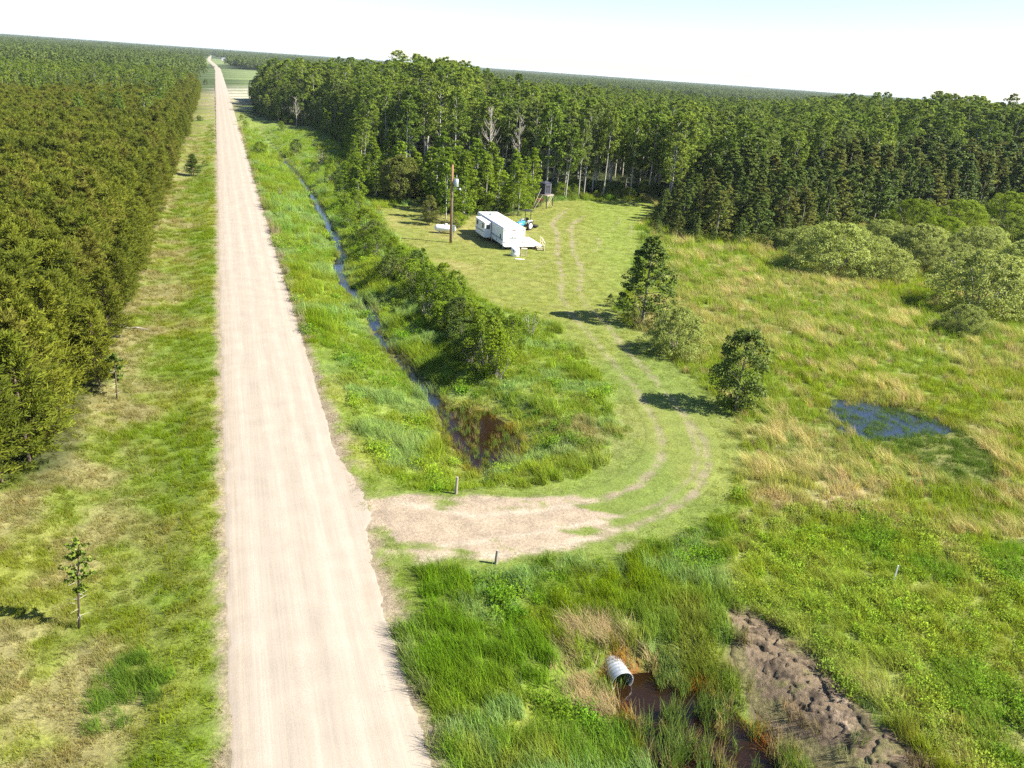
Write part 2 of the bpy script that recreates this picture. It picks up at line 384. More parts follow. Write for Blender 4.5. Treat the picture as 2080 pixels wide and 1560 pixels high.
def ground_mat(name, bump=.5, con=1.):
    m_, n, o = newmat(name)
    at = N(n, 'ShaderNodeAttribute', attribute_name='gcol'); geo = N(n, 'ShaderNodeNewGeometry')
    mul = []
    for s_, d_, r_, lo, hi in ((.9, 5, .6, .72, 1.28), (6., 6, .7, .60, 1.40), (28., 4, .7, .65, 1.35)):
        nz = N(n, 'ShaderNodeTexNoise'); nz.inputs['Scale'].default_value = s_; nz.inputs['Detail'].default_value = d_; nz.inputs['Roughness'].default_value = r_
        n.links.new(geo.outputs['Position'], nz.inputs['Vector'])
        mr = N(n, 'ShaderNodeMapRange'); mr.inputs[1].default_value = .3; mr.inputs[2].default_value = .7; mr.inputs[3].default_value = 1-(1-lo)*con; mr.inputs[4].default_value = 1+(hi-1)*con
        n.links.new(nz.outputs[0], mr.inputs[0]); mul.append((mr.outputs[0], nz.outputs[0]))
    f = math_(n, 'MULTIPLY', math_(n, 'MULTIPLY', mul[0][0], mul[1][0]), mul[2][0])
    sc_ = N(n, 'ShaderNodeVectorMath', operation='SCALE'); n.links.new(at.outputs['Color'], sc_.inputs[0]); n.links.new(f, sc_.inputs['Scale'])
    b = N(n, 'ShaderNodeBsdfPrincipled'); b.inputs['Roughness'].default_value = .9; b.inputs['Specular IOR Level'].default_value = .15
    n.links.new(sc_.outputs[0], b.inputs['Base Color'])
    bp = N(n, 'ShaderNodeBump'); bp.inputs['Strength'].default_value = bump; bp.inputs['Distance'].default_value = .12
    n.links.new(math_(n, 'ADD', mul[1][1], math_(n, 'MULTIPLY', mul[2][1], .5)), bp.inputs['Height']); n.links.new(bp.outputs[0], b.inputs['Normal'])
    n.links.new(b.outputs[0], o.inputs[0]); return m_
def road_mat():
    m_, n, o = newmat('pale_gravel')
    geo = N(n, 'ShaderNodeNewGeometry'); uv = N(n, 'ShaderNodeAttribute', attribute_name='gcol')   # r = across the road, in metres / 10 + .5
    nz = N(n, 'ShaderNodeTexNoise'); nz.inputs['Scale'].default_value = 45; nz.inputs['Detail'].default_value = 5; n.links.new(geo.outputs['Position'], nz.inputs['Vector'])
    # long streaks along the road: rotate so that x runs across
    mp = N(n, 'ShaderNodeMapping'); mp.vector_type = 'TEXTURE'; mp.inputs['Rotation'].default_value = (0, 0, math.radians(20.88)); mp.inputs['Scale'].default_value = (1, 60, 1)
    n.links.new(geo.outputs['Position'], mp.inputs['Vector'])
    st = N(n, 'ShaderNodeTexNoise'); st.inputs['Scale'].default_value = 3.2; st.inputs['Detail'].default_value = 5; st.inputs['Roughness'].default_value = .7; n.links.new(mp.outputs[0], st.inputs['Vector'])
    st2 = N(n, 'ShaderNodeTexNoise'); st2.inputs['Scale'].default_value = 13; st2.inputs['Detail'].default_value = 3; n.links.new(mp.outputs[0], st2.inputs['Vector'])
    gr = N(n, 'ShaderNodeTexNoise'); gr.inputs['Scale'].default_value = 14; gr.inputs['Detail'].default_value = 6; gr.inputs['Roughness'].default_value = .75; n.links.new(geo.outputs['Position'], gr.inputs['Vector'])
    big = N(n, 'ShaderNodeTexNoise'); big.inputs['Scale'].default_value = .7; big.inputs['Detail'].default_value = 6; n.links.new(geo.outputs['Position'], big.inputs['Vector'])
    def mr(s_, a, b, lo, hi):
        x = N(n, 'ShaderNodeMapRange'); x.inputs[1].default_value = a; x.inputs[2].default_value = b; x.inputs[3].default_value = lo; x.inputs[4].default_value = hi; n.links.new(s_, x.inputs[0]); return x.outputs[0]
    f = math_(n, 'MULTIPLY', math_(n, 'MULTIPLY', mr(nz.outputs[0], .3, .7, .82, 1.14), mr(st.outputs[0], .3, .7, .92, 1.04)), mr(big.outputs[0], .3, .7, .93, 1.05))
    f = math_(n, 'MULTIPLY', math_(n, 'MULTIPLY', f, mr(st2.outputs[0], .35, .65, .94, 1.03)), mr(gr.outputs[0], .35, .7, .92, 1.05))
    sc_ = N(n, 'ShaderNodeVectorMath', operation='SCALE'); n.links.new(uv.outputs['Color'], sc_.inputs[0]); n.links.new(f, sc_.inputs['Scale'])
    b = N(n, 'ShaderNodeBsdfPrincipled'); b.inputs['Roughness'].default_value = .95; b.inputs['Specular IOR Level'].default_value = .1
    n.links.new(sc_.outputs[0], b.inputs['Base Color'])
    bp = N(n, 'ShaderNodeBump'); bp.inputs['Strength'].default_value = .35; bp.inputs['Distance'].default_value = .03
    n.links.new(math_(n, 'ADD', nz.outputs[0], st.outputs[0]), bp.inputs['Height']); n.links.new(bp.outputs[0], b.inputs['Normal'])
    n.links.new(b.outputs[0], o.inputs[0]); return m_
def water_mat(name, col, rough=.04, wav=.25):
    m_, n, o = newmat(name); b = N(n, 'ShaderNodeBsdfPrincipled'); b.inputs['Base Color'].default_value = (*col, 1)
    b.inputs['Roughness'].default_value = rough; b.inputs['Specular IOR Level'].default_value = .45 if 'brown' in name else 1.0; b.inputs['IOR'].default_value = 1.4
    geo = N(n, 'ShaderNodeNewGeometry'); nz = N(n, 'ShaderNodeTexNoise'); nz.inputs['Scale'].default_value = 7; nz.inputs['Detail'].default_value = 3
    n.links.new(geo.outputs['Position'], nz.inputs['Vector'])
    bp = N(n, 'ShaderNodeBump'); bp.inputs['Strength'].default_value = wav; bp.inputs['Distance'].default_value = .03
    n.links.new(nz.outputs[0], bp.inputs['Height']); n.links.new(bp.outputs[0], b.inputs['Normal'])
    n.links.new(b.outputs[0], o.inputs[0]); return m_

M_GROUND = ground_mat('grassy_ground'); M_DRIVE = ground_mat('packed_dirt', .5, .65); M_MUD = ground_mat('churned_mud', .8)
M_ROAD = road_mat()
M_GRASS = leaf_mat('grass_blades', None, None, .7, .35, .65, instcol=True, rough=.75, spec=.08)
M_ASPEN = leaf_mat('aspen_leaves', (.070, .118, .023), (.195, .238, .055), .7, .30, third=(.12, .15, .05))
M_POPLAR = leaf_mat('poplar_leaves', (.050, .084, .017), (.110, .140, .030), .8, .20, spec=.2, rough=.6)
M_BRONZE = leaf_mat('bronze_leaves', (.085, .105, .026), (.150, .150, .045), .7, .25)
M_PINE = leaf_mat('pine_needles', (.070, .090, .016), (.122, .132, .024), .7, .2, third=(.12, .115, .028))
M_WILLOW = leaf_mat('willow_leaves', (.205, .25, .075), (.275, .30, .105), .5, .3, .4)
M_SHRUB = leaf_mat('shrub_leaves', (.095, .150, .024), (.165, .215, .038), .6, .35)
M_SHRUBY = leaf_mat('yellow_green_leaves', (.13, .18, .022), (.18, .23, .04), .5, .35)
M_FAR = leaf_mat('far_wood_leaves', (.050, .075, .022), (.095, .120, .035), .5, .2)
M_BARK = plain('grey_bark', (.20, .18, .14), .9, noise=.35, nscale=5)
M_WHITEBARK = plain('pale_aspen_bark', (.40, .385, .32), .8, noise=.5, nscale=4)
M_DEAD = plain('bleached_dead_wood', (.40, .36, .30), .9, noise=.3, nscale=4)
M_PBARK = plain('brown_pine_bark', (.16, .11, .075), .95, noise=.3, nscale=6)
M_WATER = water_mat('ditch_water', (.012, .016, .022)); M_BROWNW = water_mat('brown_pond_water', (.015, .0075, .003), .05, .2)
M_MARSHW = water_mat('marsh_water', (.012, .018, .028), .06, .3)

# ------------------------------------------------------------------ the ground, one sheet to the horizon
def axis(lo, hi, st, a, b, g=1.11):
    mid = np.arange(lo, hi+st/2, st); outp = []; x = hi; d = st
    while x < b: d *= g; x += d; outp.append(x)
    outn = []; x = lo; d = st
    while x > a: d *= g; x -= d; outn.append(x)
    return np.array(outn[::-1]+list(mid)+outp)
def grid_faces(nx, ny):
    i = np.arange(nx-1); j = np.arange(ny-1); I, J = np.meshgrid(i, j); a = (J*nx+I).ravel()
    return np.stack([a, a+1, a+nx+1, a+nx], 1)
gx = axis(-62, 92, .38, -16000, 16000); gy = axis(14, 165, .38, -900, 22000)
X, Y = np.meshgrid(gx, gy); X = X.ravel(); Y = Y.ravel()
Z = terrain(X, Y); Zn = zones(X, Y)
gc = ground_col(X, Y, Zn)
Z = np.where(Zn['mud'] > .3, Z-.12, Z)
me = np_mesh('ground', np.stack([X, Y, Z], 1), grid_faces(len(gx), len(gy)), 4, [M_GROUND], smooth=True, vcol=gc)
tag(link('ground', me), kind='structure')

# road: a crowned gravel sheet with ragged edges and graded streaks
ss = np.concatenate([np.arange(-45, -8, 1.), np.arange(-8, 40, .16), np.arange(40, 60, .4), np.arange(60, 200, 1.), np.arange(200, 900, 5), np.arange(900, 2600, 40)])
tt = np.linspace(-1, 1, 49)
S_, T_ = np.meshgrid(ss, tt, indexing='ij')
near = sm((80-S_)/60)
edgeR = RW+.45*(fbm(S_, S_*0+5, 3, 4, 61)-.5)+.45*near*(fbm(S_, S_*0+5, .5, 3, 62)-.5)+.9*np.exp(-((S_-17)/3.8)**2)
edgeL = RW+.3*(fbm(S_, S_*0+9, 3, 4, 63)-.5)+.35*near*(fbm(S_, S_*0+3, .5, 3, 64)-.5)
tw = np.where(T_ > 0, T_*edgeR, T_*edgeL)
bend = -14*sm((S_-900)/900)
rx = RC[0]+RD[0]*S_+RN[0]*(tw+bend); ry = RC[1]+RD[1]*S_+RN[1]*(tw+bend)
rz = .07*(1-(np.abs(tw)/RW)**2)*(np.abs(tw) < RW)+.014-.05*sm((np.abs(T_)-.93)/.07)+.02*(fbm(rx, ry, 1.5, 3, 65)-.5)
wheel = np.exp(-((tw-1.15)/.32)**2)+np.exp(-((tw+.45)/.32)**2)+np.exp(-((tw+2.0)/.3)**2)+np.exp(-((tw-2.35)/.3)**2)
base = np.array([.340, .292, .236])
cr = np.broadcast_to(base, rx.shape+(3,))*(.90+.10*wheel)[..., None]
edge_ = np.where(tw < 0, sm((-tw-2.35)/.35), sm((tw-2.8)/.4)); cr = mix(cr, np.array([.30, .25, .195]), edge_*.7*sm((fbm(rx, ry, 1.2, 4, 66)-.3)/.3))
cr = mix(cr, np.array([.29, .23, .175]), .7*np.exp(-((tw-2.55-.1*(S_-8))/.22)**2)*np.exp(-((S_-8.5)/1.6)**2))
# curved tyre marks sweeping off towards the driveway
for k, (a0, off) in enumerate(((7.5, 0.), (9.2, .0), (12.0, .0))):
    cv = tw-(-1.2+((S_-a0)*.26)**2*.22*3); cr = mix(cr, np.array([.32, .27, .22]), .35*np.exp(-(cv/.12)**2)*(S_ > a0)*(S_ < a0+8))
me = np_mesh('gravel_road', np.stack([rx.ravel(), ry.ravel(), rz.ravel()], 1), grid_faces(len(tt), len(ss))[:, ::-1], 4, [M_ROAD], smooth=True, vcol=cr.reshape(-1, 3))
tag(link('gravel_road', me), kind='structure')

# dirt driveway: ribbon with its own relief, lying 2 cm over the ground
P = DRIVE[:9]; seg = np.r_[0, np.cumsum(np.hypot(*np.diff(P, axis=0).T))]; u = np.arange(1.6, seg[-1], .2)
cx = np.interp(u, seg, P[:, 0]); cy = np.interp(u, seg, P[:, 1])
for _ in range(30):
    cx[1:-1] = (cx[:-2]+cx[2:])/2; cy[1:-1] = (cy[:-2]+cy[2:])/2
dx = np.gradient(cx); dy = np.gradient(cy); L = np.hypot(dx, dy); nx_, ny_ = -dy/L, dx/L
vv = np.linspace(-2.6, 2.6, 27); DXg = cx[:, None]+nx_[:, None]*vv; DYg = cy[:, None]+ny_[:, None]*vv
keep_t = np.maximum(0, RW-.25-rt(DXg, DYg)); DXg = DXg+keep_t*RN[0]; DYg = DYg+keep_t*RN[1]
zz = terrain(DXg, DYg)+.03*sm((2.6-np.abs(vv))/.5)[None, :]-.05*(np.abs(vv)[None, :] > 2.5)-.07*sm((RW+1.6-rt(DXg, DYg))/.7)
rutd = np.minimum(seg_dist(DXg, DYg, RUT_A), seg_dist(DXg, DYg, RUT_B)); zz = zz-.03*np.exp(-(rutd/.25)**2)+.02*(fbm(DXg, DYg, .6, 3, 67)-.5)
me = np_mesh('dirt_driveway', np.stack([DXg.ravel(), DYg.ravel(), zz.ravel()], 1), grid_faces(len(vv), len(u))[:, ::-1], 4, [M_DRIVE], smooth=True, vcol=ground_col(DXg, DYg).reshape(-1, 3))
tag(link('dirt_driveway', me), kind='structure')

# churned mud strip
mx0, my0 = MUD.min(0)-1; mx1, my1 = MUD.max(0)+1; my0 = max(my0, 15)
ax = np.arange(mx0, mx1, .07); ay = np.arange(my0, my1, .07); MX, MY = np.meshgrid(ax, ay); MX = MX.ravel(); MY = MY.ravel()
sdm = poly_sd(MX, MY, MUD)
axis_d = seg_dist(MX, MY, GP([(1510, 1260), (1600, 1350), (1700, 1440), (1790, 1530), (1880, 1620)]))
clod = fbm(MX, MY, .45, 4, 71); holes = sm((.47-fbm(MX, MY, .34, 3, 72)+.10*np.exp(-(axis_d/.45)**2))/.12)*sm((1.3-axis_d)/.8)
MZ = terrain(MX, MY)-.06+0.20*(clod-.35)*sm((1.9-axis_d)/1.2)+.13*(fbm(MX, MY, .16, 3, 73)-.5)-.22*holes
MZ = MZ-.3*sm((sdm+.1)/.5)
mc = mix(np.broadcast_to(MUDC, (len(MX), 3)), np.array([.235, .180, .125]), sm((fbm(MX, MY, 1.3, 3, 74)-.5)/.15))
mc = mix(mc, np.array([.13, .12, .05]), sm((fbm(MX, MY, .8, 4, 75)-.5+.12*(axis_d-.8))/.12)*.8)
mc = mix(mc, np.array([.035, .026, .02]), np.maximum(holes*.8, sm((.46-fbm(MX, MY, .5, 4, 76))/.05)*.6*sm((1.4-axis_d)/.8)))
me = np_mesh('mud_patch', np.stack([MX, MY, MZ], 1), grid_faces(len(ax), len(ay)), 4, [M_MUD], smooth=True, vcol=mc)
tag(link('mud_patch', me), kind='structure')

# water surfaces
def water_poly(name, P, z, mat):
    me = bpy.data.meshes.new(name); me.from_pydata([(a, b, z) for a, b in P], [], [tuple(range(len(P)))]); me.materials.append(mat); me.update()
    if me.polygons[0].normal.z < 0: me.flip_normals()
    tag(link(name, me), kind='structure')
def ribbon(name, P, wd, z, mat):
    P = np.asarray(P); d = np.gradient(P, axis=0); d /= np.linalg.norm(d, axis=1)[:, None]; nn = np.stack([-d[:, 1], d[:, 0]], 1)
    V = np.vstack([np.c_[P-nn*wd, np.full(len(P), z)], np.c_[P+nn*wd, np.full(len(P), z)]]); k = len(P)
    me = bpy.data.meshes.new(name); me.from_pydata([tuple(v) for v in V], [], [(i, i+1, k+i+1, k+i) for i in range(k-1)]); me.materials.append(mat); me.update()
    if me.polygons[0].normal.z < 0: me.flip_normals()
    tag(link(name, me), kind='structure')
ribbon('stream_water', STREAM[::-1], .95, WZ, M_WATER)
c_ = POND.mean(0); water_poly('pond_water', c_+(POND-c_)*1.25, WZ+.006, M_BROWNW)
c_ = SPOOL.mean(0); water_poly('culvert_pool_water', c_+(SPOOL-c_)*1.15, WZ, M_BROWNW)
c_ = MARSH.mean(0); water_poly('marsh_water', c_+(MARSH-c_)*1.35, -.13, M_MARSHW)
# ------------------------------------------------------------------ plants: prototypes
def blades(n, R, h0, h1, w, lean, lean_dir=None, segs=2, droop=.5, spread=1.0):
    "n curved grass blades as a strip of quads"
    a = rng.uniform(0, 2*np.pi, n); r = R*np.sqrt(rng.uniform(0, 1, n))*spread; bx = r*np.cos(a); by = r*np.sin(a)
    hh = rng.uniform(h0, h1, n); la = rng.uniform(0, 2*np.pi, n) if lean_dir is None else rng.normal(lean_dir, .5, n)
    lm = lean*rng.uniform(.3, 1, n)*hh; wa = rng.uniform(0, np.pi, n); ww = w*rng.uniform(.6, 1.3, n)
    V = []; Fq = []; at = []
    for k in range(segs+1):
        f = k/segs; wk = ww*(1-f*.8)
        px = bx+np.cos(la)*lm*f**(1+droop); py = by+np.sin(la)*lm*f**(1+droop); pz = hh*(f-.25*droop*lean*f*f)-.03
        V.append(np.stack([px-np.cos(wa)*wk/2, py-np.sin(wa)*wk/2, pz], 1)); V.append(np.stack([px+np.cos(wa)*wk/2, py+np.sin(wa)*wk/2, pz], 1))
    V = np.concatenate(V)
    i = np.arange(n)
    for k in range(segs):
        Fq.append(np.stack([2*k*n+i, (2*k+1)*n+i, (2*k+3)*n+i, (2*k+2)*n+i], 1))
    return V, np.concatenate(Fq), np.tile(rng.uniform(0, 1, n), segs)
def leaves(C, size, nrm_bias=None, bias=.6, asp=1.0, flat=0.0):
    "one quad per centre"
    n = len(C); nr = rng.normal(size=(n, 3))
    if nrm_bias is not None: nr = nr/np.linalg.norm(nr, axis=1)[:, None]+nrm_bias*bias
    nr[:, 2] += flat
    nr /= np.linalg.norm(nr, axis=1)[:, None]+1e-9
    t = np.cross(nr, rng.normal(size=(n, 3))); t /= np.linalg.norm(t, axis=1)[:, None]+1e-9; b = np.cross(nr, t)
    s = size*rng.uniform(.65, 1.25, n)[:, None]/2
    V = np.concatenate([C-t*s*asp, C-b*s*.8, C+t*s*asp, C+b*s*.8]); i = np.arange(n)
    return V, np.stack([i, n+i, 2*n+i, 3*n+i], 1), rng.uniform(0, 1, n)
def merge(parts):
    V = []; Fq = []; A = []; M_ = []; o = 0
    for p in parts:
        v, f, a = p[:3]; V.append(v); Fq.append(f+o); A.append(a); o += len(v); M_.append(np.full(len(f), p[3] if len(p) > 3 else 0))
    return np.concatenate(V), np.concatenate(Fq), np.concatenate(A), np.concatenate(M_)
def tube_np(pts, rad, n=6):
    pts = np.asarray(pts, float); V = []; Fq = []
    for i, p in enumerate(pts):
        d = pts[min(i+1, len(pts)-1)]-pts[max(i-1, 0)]; d /= np.linalg.norm(d)+1e-9
        s = np.cross(d, [0.31, .95, .05] if abs(d[1]) < .9 else [1, 0, 0]); s /= np.linalg.norm(s); b = np.cross(d, s)
        a = np.arange(n)*2*np.pi/n; V.append(p+rad[i]*(np.cos(a)[:, None]*s+np.sin(a)[:, None]*b))
    for i in range(len(pts)-1):
        k = np.arange(n); Fq.append(np.stack([i*n+k, i*n+(k+1) % n, (i+1)*n+(k+1) % n, (i+1)*n+k], 1))
    Fq = np.concatenate(Fq); return np.concatenate(V), Fq, np.full(len(Fq), .5)
def clump_crown(h, base, width, nclump, nleaf, ls, profile, cl=.9, top_r=.25):
    "crown made of leaf clumps on an uneven envelope; returns leaves and the clump centres"
    C = []; Nn = []; cen = []
    for k in range(nclump):
        f = rng.uniform(0, 1)**.85; z = base+(h-base)*f
        R = width/2*profile(f)*rng.uniform(.75, 1.12); a = rng.uniform(0, 2*np.pi); r = R*rng.uniform(.35, 1)**.6
        c = np.array([r*math.cos(a), r*math.sin(a), z]); cen.append(c)
        rr = cl*rng.uniform(.6, 1.25)*(.45+.55*profile(f))
        m_ = int(nleaf*rng.uniform(.6, 1.3)); q = rng.normal(size=(m_, 3)); q /= np.linalg.norm(q, axis=1)[:, None]
        q *= (rng.uniform(.25, 1, m_)**.5)[:, None]
        C.append(c+q*np.array([rr, rr, rr*.75])); o = c-np.array([0, 0, base+(h-base)*.4]); o = o/(np.linalg.norm(o)+1e-6)
        Nn.append(q*.7+o*.6+np.array([0, 0, .35]))
    C = np.concatenate(C); Nn = np.concatenate(Nn)
    C[:, 2] = np.maximum(C[:, 2], .05)
    return leaves(C, ls, Nn, .9), cen
def tree_proto(kind, seed):
    "returns trunk (V,F,A) and crown (V,F,A)"
    global rng
    keep = rng; rng = np.random.default_rng(1000+seed)
    T = []
    if kind == 'aspen':
        h = rng.uniform(14, 17.5); b = h*rng.uniform(.24, .46); wd = rng.uniform(3.4, 5.8)
        cr, cen = clump_crown(h, b, wd, 118, 42, .26, lambda f: (1-abs(f-.42)*1.05)**.8 if f < .95 else .35, .60)
        lx, ly = rng.normal(0, .35, 2)
        T.append(tube_np([[0, 0, -.3], [lx*.2, ly*.2, h*.3], [lx*.6, ly*.6, h*.6], [lx, ly, h*.93]], [.15, .12, .085, .02]))
        for c in cen[:12]: T.append(tube_np([[lx*.5, ly*.5, max(c[2]-1.6, b*.9)], c], [.045, .012], 4))
        for k in range(5):
            a = rng.uniform(0, 6.28); z = b*rng.uniform(.5, 1); T.append(tube_np([[lx*.3, ly*.3, z], [math.cos(a)*.9, math.sin(a)*.9, z+.3]], [.02, .006], 4))
    elif kind == 'young_aspen':
        h = rng.uniform(8, 10); wd = rng.uniform(2.8, 3.8)
        cr, cen = clump_crown(h, h*.08, wd*1.15, 105, 42, .21, lambda f: max(.2, 1-abs(f-.32)*1.15), .5)
        T.append(tube_np([[0, 0, -.3], [.1, 0, h*.5], [0, .1, h*.93]], [.10, .07, .015]))
        for c in cen[:10]: T.append(tube_np([[0, 0, max(c[2]-1., .5)], c], [.03, .01], 4))
    elif kind == 'poplar':
        h = rng.uniform(8, 9.5); wd = rng.uniform(2.6, 3.4)
        cr, cen = clump_crown(h, h*.02, wd*1.45, 125, 46, .19, lambda f: max(.14, (1-f)**.6*1.05 if f > .3 else .9), .42)
        T.append(tube_np([[0, 0, -.3], [.05, 0, h*.5], [0, .05, h*.95]], [.11, .07, .012]))
    elif kind == 'open_poplar':
        h = 8.6; cr, cen = clump_crown(h, .7, 6.0, 140, 90, .17, lambda f: max(.10, min(1, f*6+.45)*(1-f)**.7+.05), .55)
        T.append(tube_np([[0, 0, -.3], [.1, 0, h*.5], [0, .05, h*.97]], [.13, .08, .012]))
        for c in cen[:30]: T.append(tube_np([[0, 0, max(c[2]-.9, .4)], c], [.035, .01], 4))
    elif kind == 'round_tree':
        h = 6.0; cr, cen = clump_crown(h, .5, 4.3, 125, 100, .15, lambda f: max(.2, math.sin(math.pi*min(.97, f*.88+.10))**.6), .58)
        T.append(tube_np([[0, 0, -.3], [.1, 0, h*.4], [0, .1, h*.9]], [.10, .06, .012]))
        for c in cen[:30]: T.append(tube_np([[0, 0, max(c[2]-1.0, .3)], c], [.03, .008], 4))
    elif kind == 'willow':                   # dome, metre scale: width 6, height 3.6
        h = 3.6; cr, cen = clump_crown(h, .1, 6.4, 300, 90, .10, lambda f: math.sqrt(max(.03, 1-f*f*.95)), .42)
        for k in range(12):
            a = rng.uniform(0, 6.28); T.append(tube_np([[0.2*math.cos(a), .2*math.sin(a), -.2], [1.2*math.cos(a), 1.2*math.sin(a), 1.6], [2*math.cos(a), 2*math.sin(a), 2.9]], [.05, .035, .01], 4))
    elif kind == 'bush':                     # looser, upright stems, width 3, height 3
        h = 3.0; cr, cen = clump_crown(h, .15, 3.1, 85, 75, .10, lambda f: max(.25, math.sin(math.pi*min(.95, f*.8+.18))**.7), .42)
        for c in cen[:22]: T.append(tube_np([[c[0]*.15, c[1]*.15, -.1], [c[0]*.6, c[1]*.6, c[2]*.55], list(c)], [.035, .022, .008], 4))
    elif kind == 'sparse_bush':
        h = 2.6; cr, cen = clump_crown(h, .15, 3.0, 34, 26, .14, lambda f: max(.3, 1-abs(f-.6)), .42)
        for c in cen: T.append(tube_np([[c[0]*.15, c[1]*.15, -.1], [c[0]*.6, c[1]*.6, c[2]*.55], list(c)], [.03, .018, .006], 4))
    elif kind == 'dead':
        h = rng.uniform(12, 15); T.append(tube_np([[0, 0, -.3], [.1, .1, h*.4], [.25, 0, h*.75], [.4, .1, h]], [.16, .12, .07, .02]))
        for k in range(34):
            a = rng.uniform(0, 6.28); z = h*rng.uniform(.35, .97); L = (1.1-z/h)*3.2+.4
            p1 = np.array([.2, .05, z]); p2 = p1+[math.cos(a)*L*.5, math.sin(a)*L*.5, L*.45]; p3 = p1+[math.cos(a)*L*.8, math.sin(a)*L*.8, L*1.05]
            T.append(tube_np([p1, p2, p3], [.05, .03, .01], 4))
            for q in range(3): T.append(tube_np([p2, p2+rng.normal(0, .35, 3)+[0, 0, .5]], [.018, .006], 3))
        cr = leaves(np.c_[rng.normal(0, .6, (40, 2)), rng.uniform(h*.3, h*.6, 40)], .25)
    elif kind == 'pine':
        h = rng.uniform(7.6, 9.0); T.append(tube_np([[0, 0, -.3], [.05, 0, h*.5], [0, .05, h*.98]], [.10, .07, .012]))
        C = []; D = []
        z = h*.12
        while z < h-.1:
            f = (z-h*.1)/(h*.9); nb = rng.integers(5, 8)
            for k in range(nb):
                a = rng.uniform(0, 6.28); L = (2.15*(1-f)**.7+.2)*rng.uniform(.6, 1.25); el = .12+.55*f
                d = np.array([math.cos(a), math.sin(a), el]); p = np.array([0, 0, z])
                if f < .85: T.append(tube_np([p, p+d*L*.85], [.022, .006], 3))
                m_ = int(7+L*11)
                s = rng.uniform(.22, 1, m_); q = p+d*L*s[:, None]+np.c_[rng.normal(0, .14*L**.5, (m_, 2))*1., rng.normal(.02, .06, m_)]
                C.append(q); dd = d+rng.normal(0, .55, (m_, 3)); dd[:, 2] += .25; D.append(dd)
            z += .27*rng.uniform(.8, 1.2)
        C = np.concatenate(C); D = np.concatenate(D); D /= np.linalg.norm(D, axis=1)[:, None]
        # each twig: three crossed slim blades of needles pointing along the twig
        Vs = []; Fs = []; A = []; o = 0
        for rep in range(3):
            n = len(C); dj = D+rng.normal(0, .28, (n, 3)); dj /= np.linalg.norm(dj, axis=1)[:, None]
            sd_ = np.cross(dj, rng.normal(size=(n, 3))); sd_ /= np.linalg.norm(sd_, axis=1)[:, None]
            Lb = rng.uniform(.20, .42, n)[:, None]; wb = rng.uniform(.035, .07, n)[:, None]; cj = C+rng.normal(0, .05, (n, 3))
            Vs.append(np.concatenate([cj-sd_*wb*.5, cj+sd_*wb*.5, cj+dj*Lb+sd_*wb*.35, cj+dj*Lb-sd_*wb*.35])); i = np.arange(n)+o
            Fs.append(np.stack([i, i+n, i+2*n, i+3*n], 1)); A.append(rng.uniform(0, 1, n)); o += 4*n
        cr = (np.concatenate(Vs), np.concatenate(Fs), np.concatenate(A))
    rng = keep
    tr = merge(T)[:3]
    return h, tr, cr
MATS = {'aspen': (M_WHITEBARK, M_ASPEN), 'young_aspen': (M_WHITEBARK, M_SHRUB), 'poplar': (M_BARK, M_POPLAR), 'open_poplar': (M_BARK, M_POPLAR), 'round_tree': (M_BARK, M_POPLAR),
        'willow': (M_BARK, M_WILLOW), 'bush': (M_BARK, M_SHRUB), 'sparse_bush': (M_DEAD, M_SHRUB), 'dead': (M_DEAD, M_BRONZE), 'pine': (M_PBARK, M_PINE)}
PROTO = {}
def proto(kind, i):
    "shared meshes of one kind: (height, trunk mesh, crown mesh, joined mesh)"
    if (kind, i) not in PROTO:
        h, t, c = tree_proto(kind, i+31*len(kind)); tm, cm = MATS[kind]
        PROTO[kind, i] = [h, np_mesh(kind+'_trunk', t[0], t[1], 4, [tm], attr=t[2], smooth=True), np_mesh(kind+'_crown', c[0], c[1], 4, [cm], attr=c[2]), (t, c, tm, cm), None]
    return PROTO[kind, i]
def joined(kind, i, mats=None):
    p = proto(kind, i); t, c, tm, cm = p[3]
    V, Fq, A, MI = merge([(*t, 0), (*c, 1)])
    return np_mesh(kind, V, Fq, 4, mats or [tm, cm], MI, attr=A)
_cm = {}
def put(name, kind, i, x, y, hs, label, cat, group=None, crown=None, ws=None, z=None, rz=None, lean=0, parts=('trunk', 'crown')):
    "one plant: empty at its base, trunk and crown as parts"
    p = proto(kind, i); s = hs/p[0]; ws = ws or s
    e = empty(name, (x, y, float(terrain(x, y)) if z is None else z), rng.uniform(0, 6.28) if rz is None else rz)
    e.scale = (ws, ws, s); e.rotation_euler[0] = lean
    tag(e, label, cat, group)
    link(parts[0], p[1], e)
    cm = p[2]
    if crown is not None:
        k = (kind, i, crown.name)
        if k not in _cm: _cm[k] = cm.copy(); _cm[k].materials[0] = crown
        cm = _cm[k]
    link(parts[1], cm, e)
    return e

